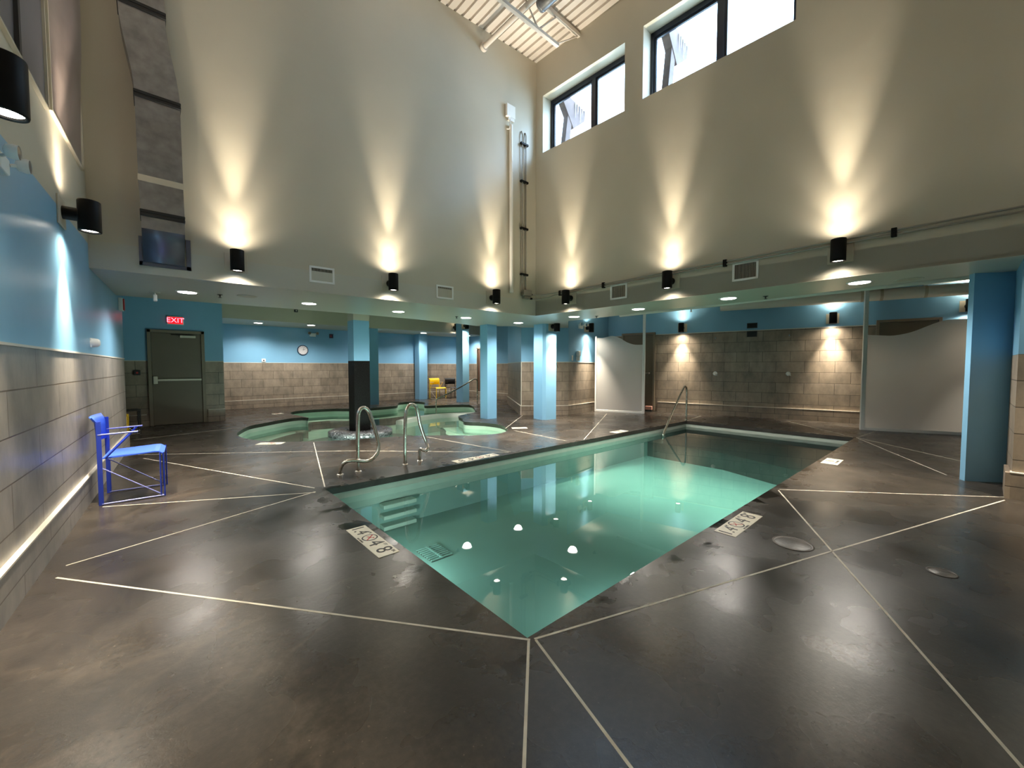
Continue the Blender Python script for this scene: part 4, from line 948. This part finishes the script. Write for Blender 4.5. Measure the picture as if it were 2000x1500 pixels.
# ------------------------------------------------------------------ grab rails
def flange(mb, x, y, r=0.045): mb.lathe([(0.026, 0.016), (0.034, 0.014), (r, 0.004), (r, 0.0)], (x, y, 0), n=24)
def rail(name, label, pts, feet, r=0.024, grp=None, z0=0.0, loc=None):
    t = thing(name, label, 'handrail', loc or (*feet[0], 0), 0, grp)
    MB().tube(smooth_path(pts, 7), r, 14).build('bar', STEEL, t, True)
    for f in feet:
        m = MB(); flange(m, *f); m.build('foot_flange', STEEL, t, True)
    return t
GR = 'ladder grab rails beside the pool'
rail('grab_rail', 'steel grab rail with a long low loop, left of the pair at the pool ladder',
     [(1.703, 5.12, 0.0), (1.708, 5.115, 0.07), (1.735, 5.10, 0.135), (1.80, 5.075, 0.168), (1.90, 5.05, 0.158), (2.0, 5.04, 0.135), (2.09, 5.04, 0.155), (2.16, 5.05, 0.23), (2.182, 5.07, 0.33), (2.155, 5.09, 0.50), (2.10, 5.11, 0.70), (2.066, 5.115, 0.785), (2.01, 5.12, 0.82), (1.958, 5.12, 0.785), (1.938, 5.12, 0.69), (1.931, 5.12, 0.45), (1.931, 5.12, 0.2), (1.931, 5.12, 0.0)],
     [(1.703, 5.12), (1.931, 5.12)], grp=GR)
rail('grab_rail', 'steel grab rail with a tight hooked end, right of the pair at the pool ladder',
     [(2.556, 5.06, 0.0), (2.557, 5.06, 0.25), (2.560, 5.06, 0.50), (2.575, 5.065, 0.70), (2.61, 5.07, 0.79), (2.67, 5.08, 0.826), (2.74, 5.09, 0.79), (2.78, 5.10, 0.70), (2.82, 5.11, 0.52), (2.87, 5.10, 0.36), (2.905, 5.08, 0.25), (2.905, 5.05, 0.185), (2.875, 5.05, 0.15), (2.842, 5.08, 0.16), (2.822, 5.11, 0.17), (2.814, 5.121, 0.13), (2.814, 5.121, 0.0)],
     [(2.556, 5.06), (2.814, 5.121)], grp=GR)
rail('stair_rail', 'steel stair handrail sloping down into the far end of the pool',
     [(10.16, 4.62, 0.0), (10.16, 4.62, 0.40), (10.155, 4.62, 0.74), (10.10, 4.615, 0.83), (10.0, 4.60, 0.855), (9.86, 4.58, 0.79), (9.2, 4.47, 0.37), (8.60, 4.36, -0.01), (8.40, 4.32, -0.14), (8.36, 4.31, -0.22), (8.36, 4.31, -0.30)],
     [(10.16, 4.62)], 0.022)
rail('tub_rail', 'steel handrail rising from the hot tub behind the tub-edge blue column',
     [(6.86, 11.36, -0.55), (6.86, 11.36, -0.1), (6.86, 11.36, 0.22), (6.93, 11.36, 0.31), (7.6, 11.36, 0.56), (8.3, 11.40, 0.86), (8.5, 11.45, 0.91), (8.62, 11.48, 0.85), (8.64, 11.5, 0.5), (8.64, 11.5, 0.0)],
     [(8.64, 11.5)], 0.022)

# ------------------------------------------------------------------ chairs
def chair(name, label, loc, rz, seatm, framem, grp, rodm=None):
    """armchair of bent rod and sheet: seat runs forward along +X"""
    rodm = rodm or framem
    t = thing(name, label, 'chair', loc, rz, grp); W = 0.25; D = 0.485
    m = MB(); N = 12; secs = []
    for i in range(N+1):
        u = i/N; x = 0.025+u*(D-0.035); z = 0.452+0.022*u
        if u > 0.9: z -= (u-0.9)*0.35
        secs.append([(x, -W, z), (x, W, z), (x, W, z+0.012), (x, -W, z+0.012)])
    m.sweep(secs); m.build('seat', seatm, t)
    m = MB(); secs = []
    for j in range(13):
        a = -1+2*j/12; cx = -0.035*(1-a*a)
        secs.append([(cx-0.045, a*W*1.06, 0.855), (cx-0.012, a*W, 0.80), (cx, a*W, 0.60), (cx+0.010, a*W, 0.60), (cx+0.0, a*W, 0.805), (cx-0.033, a*W*1.06, 0.862)])
    m.sweep(secs, 0, True); m.build('backrest', seatm, t)
    for s_ in (-1, 1):
        y = s_*W
        m = MB(); m.bbox((-0.012, y-0.006, 0.0), (0.024, y+0.006, 0.82), 0.003); m.build('back_post', framem, t)
        m = MB(); m.tube([(0.01, y, 0.012), (D-0.02, y, 0.012)], 0.008, 8); m.build('floor_runner', rodm, t)
        for dx in (0.0, -0.028):
            m = MB(); m.tube([(D-0.012+dx, y, 0.006), (D-0.012+dx, y, 0.462)], 0.007, 8); m.build('front_leg', framem, t)
        m = MB(); m.tube([(0.01, y*0.98, 0.37), (D-0.03, y*0.98, 0.02)], 0.006, 8); m.build('diagonal_brace', rodm, t)
        m = MB(); m.tube([(0.0, y, 0.69), (0.285, y*1.02, 0.70)], 0.008, 8); m.build('armrest', rodm, t)
        m = MB(); m.bbox((-0.0, 0, 0), (0.001, 0.001, 0.001), 0.0002); m = MB(); m.tube([(0.045, y, 0.46), (0.24, y*1.01, 0.695)], 0.009, 8); m.build('arm_brace', framem, t)
    return t
chair('armchair', 'blue metal armchair standing alone against the grey tiled wall', (-0.405, 5.765, 0), -0.05, CHB, CHBD, None, mat('blue_rod', (0.20, 0.22, 0.50), 0.25))
CG = 'armchairs at the back of the room'
chair('armchair', 'yellow armchair between two far blue columns', (8.95, 14.95, 0), -PI/2+0.1, CHY, CHY, CG, BEIGE)
chair('armchair', 'black armchair right of the yellow one by the far wall', (9.62, 14.78, 0), -PI/2, CHK, CHK, CG)
chair('armchair', 'yellow armchair half hidden behind the end of the left wall', (-0.85, 10.15, 0), 0.0, CHY, CHY, CG)
chair('armchair', 'dark armchair behind the end of the left wall near the exit door', (-0.70, 11.15, 0), 0.0, CHK, CHK, CG, STEEL)

# ------------------------------------------------------------------ depth markers set in the deck
def marker(label, cx, cy, rz, L_, H_, kind):
    t = thing('depth_marker', label, 'marker', (cx, cy, 0), rz, 'white depth marker plaques in the deck')
    MB().bbox((-L_/2, -H_/2, 0.0), (L_/2, H_/2, 0.004), 0.0015).build('plaque', SIGN, t)
    zt = 0.0048
    if kind == 'long':
        s = H_/0.165
        text_mesh('lettering', '1.4', 0.150*s, INK, t, (-L_*0.365, 0, zt)); text_mesh('lettering', 'M', 0.035*s, INK, t, (-L_*0.215, 0.05*s, zt))
        text_mesh('lettering', '4', 0.175*s, INK, t, (L_*0.12, 0, zt)); text_mesh('lettering', 'FT', 0.035*s, INK, t, (L_*0.225, 0.05*s, zt))
        text_mesh('lettering', '8', 0.175*s, INK, t, (L_*0.345, 0, zt)); text_mesh('lettering', 'IN', 0.035*s, INK, t, (L_*0.44, 0.05*s, zt))
        text_mesh('lettering', 'NO DIVING', 0.022*s, INK, t, (-L_*0.075, -0.071*s, zt))
        cxs, r = -L_*0.075, 0.064*s
    else:
        text_mesh('lettering', 'NO DIVING', H_*0.22, INK, t, (L_*0.0, -H_*0.30, zt)); 
        cxs, r = 0.0, H_*0.26
    cyy = 0.008 if kind == 'long' else H_*0.14
    m = MB(); m.lathe([(r, zt), (r*0.82, zt+0.0004)], (cxs, cyy, 0), n=32); sb_ = m.build('circle', INK if kind == 'long' else SIGNR, t)
    m = MB(); q = r*0.6; m.prism([(cxs-q-0.004, cyy+q-0.004), (cxs-q+0.004, cyy+q+0.004), (cxs+q+0.004, cyy-q+0.004), (cxs+q-0.004, cyy-q-0.004)], zt, zt+0.0006); m.build('slash', SIGNR, t)
    m = MB(); m.cyl((cxs+r*0.3, cyy+r*0.35, zt-0.0005), (cxs+r*0.3, cyy+r*0.35, zt+0.0004), r*0.13, 10); m.prism([(cxs-r*0.55, cyy-r*0.25), (cxs+r*0.2, cyy+r*0.05), (cxs+r*0.25, cyy+r*0.25), (cxs-r*0.45, cyy-r*0.05)], zt-0.0005, zt+0.0003); m.build('diver_figure', SIGNR, t)
marker('depth plaque by the near left pool edge, numbers facing the pool', 1.225, 3.005, -PI/2, 0.645, 0.158, 'long')
marker('depth plaque by the right pool edge, numbers reading away from the camera', 3.725, 1.215, 0.0, 0.66, 0.165, 'long')
marker('wet depth plaque on the far pool edge beside the right grab rail', 3.52, 4.715, PI, 0.76, 0.17, 'long')
marker('short plaque on the far pool edge before the left frosted screen', 7.19, 4.675, PI, 0.43, 0.19, 'short')
marker('short plaque on the right pool edge near the dark entry shelf', 7.18, 1.155, 0.0, 0.44, 0.19, 'short')
marker('plaque on the near rim of the hot tub, left of the black column', 1.50, 8.03, -0.62, 0.42, 0.19, 'short')
marker('tiny plaque behind the hot tub near its back left rim', 2.62, 12.98, 0.1, 0.26, 0.24, 'short')
marker('plaque on the deck at the right tip of the hot tub', 5.98, 6.42, -0.6, 0.34, 0.19, 'short')

# ------------------------------------------------------------------ floor drains
def drain(x, y, r, label, dark):
    t = thing('floor_drain', label, 'drain', (x, y, 0), 0, 'round drain covers in the deck')
    m = MB(); m.lathe([(r, 0.0), (r, 0.003), (r*0.86, 0.003), (r*0.84, 0.0008)], n=36); m.build('rim', dark, t)
    m = MB(); m.lathe([(0.001, 0.002), (r*0.82, 0.002), (r*0.84, 0.0008)], n=36); m.build('cover', DRC, t)
DRC = mat('drain_cover', (0.040, 0.034, 0.028), 0.4, noise=(14, 0.3), bump=(30, 0.2)); DRR = mat('drain_rim', (0.02, 0.017, 0.014), 0.45)
DRP = mat('drain_rim_pale', (0.075, 0.064, 0.054), 0.4)
drain(3.60, 0.80, 0.135, 'large flush drain cover left of the joint crossing by the pool', DRP)
drain(3.82, 0.028, 0.075, 'small round drain with a dark ring, right of the joint crossing', DRR)
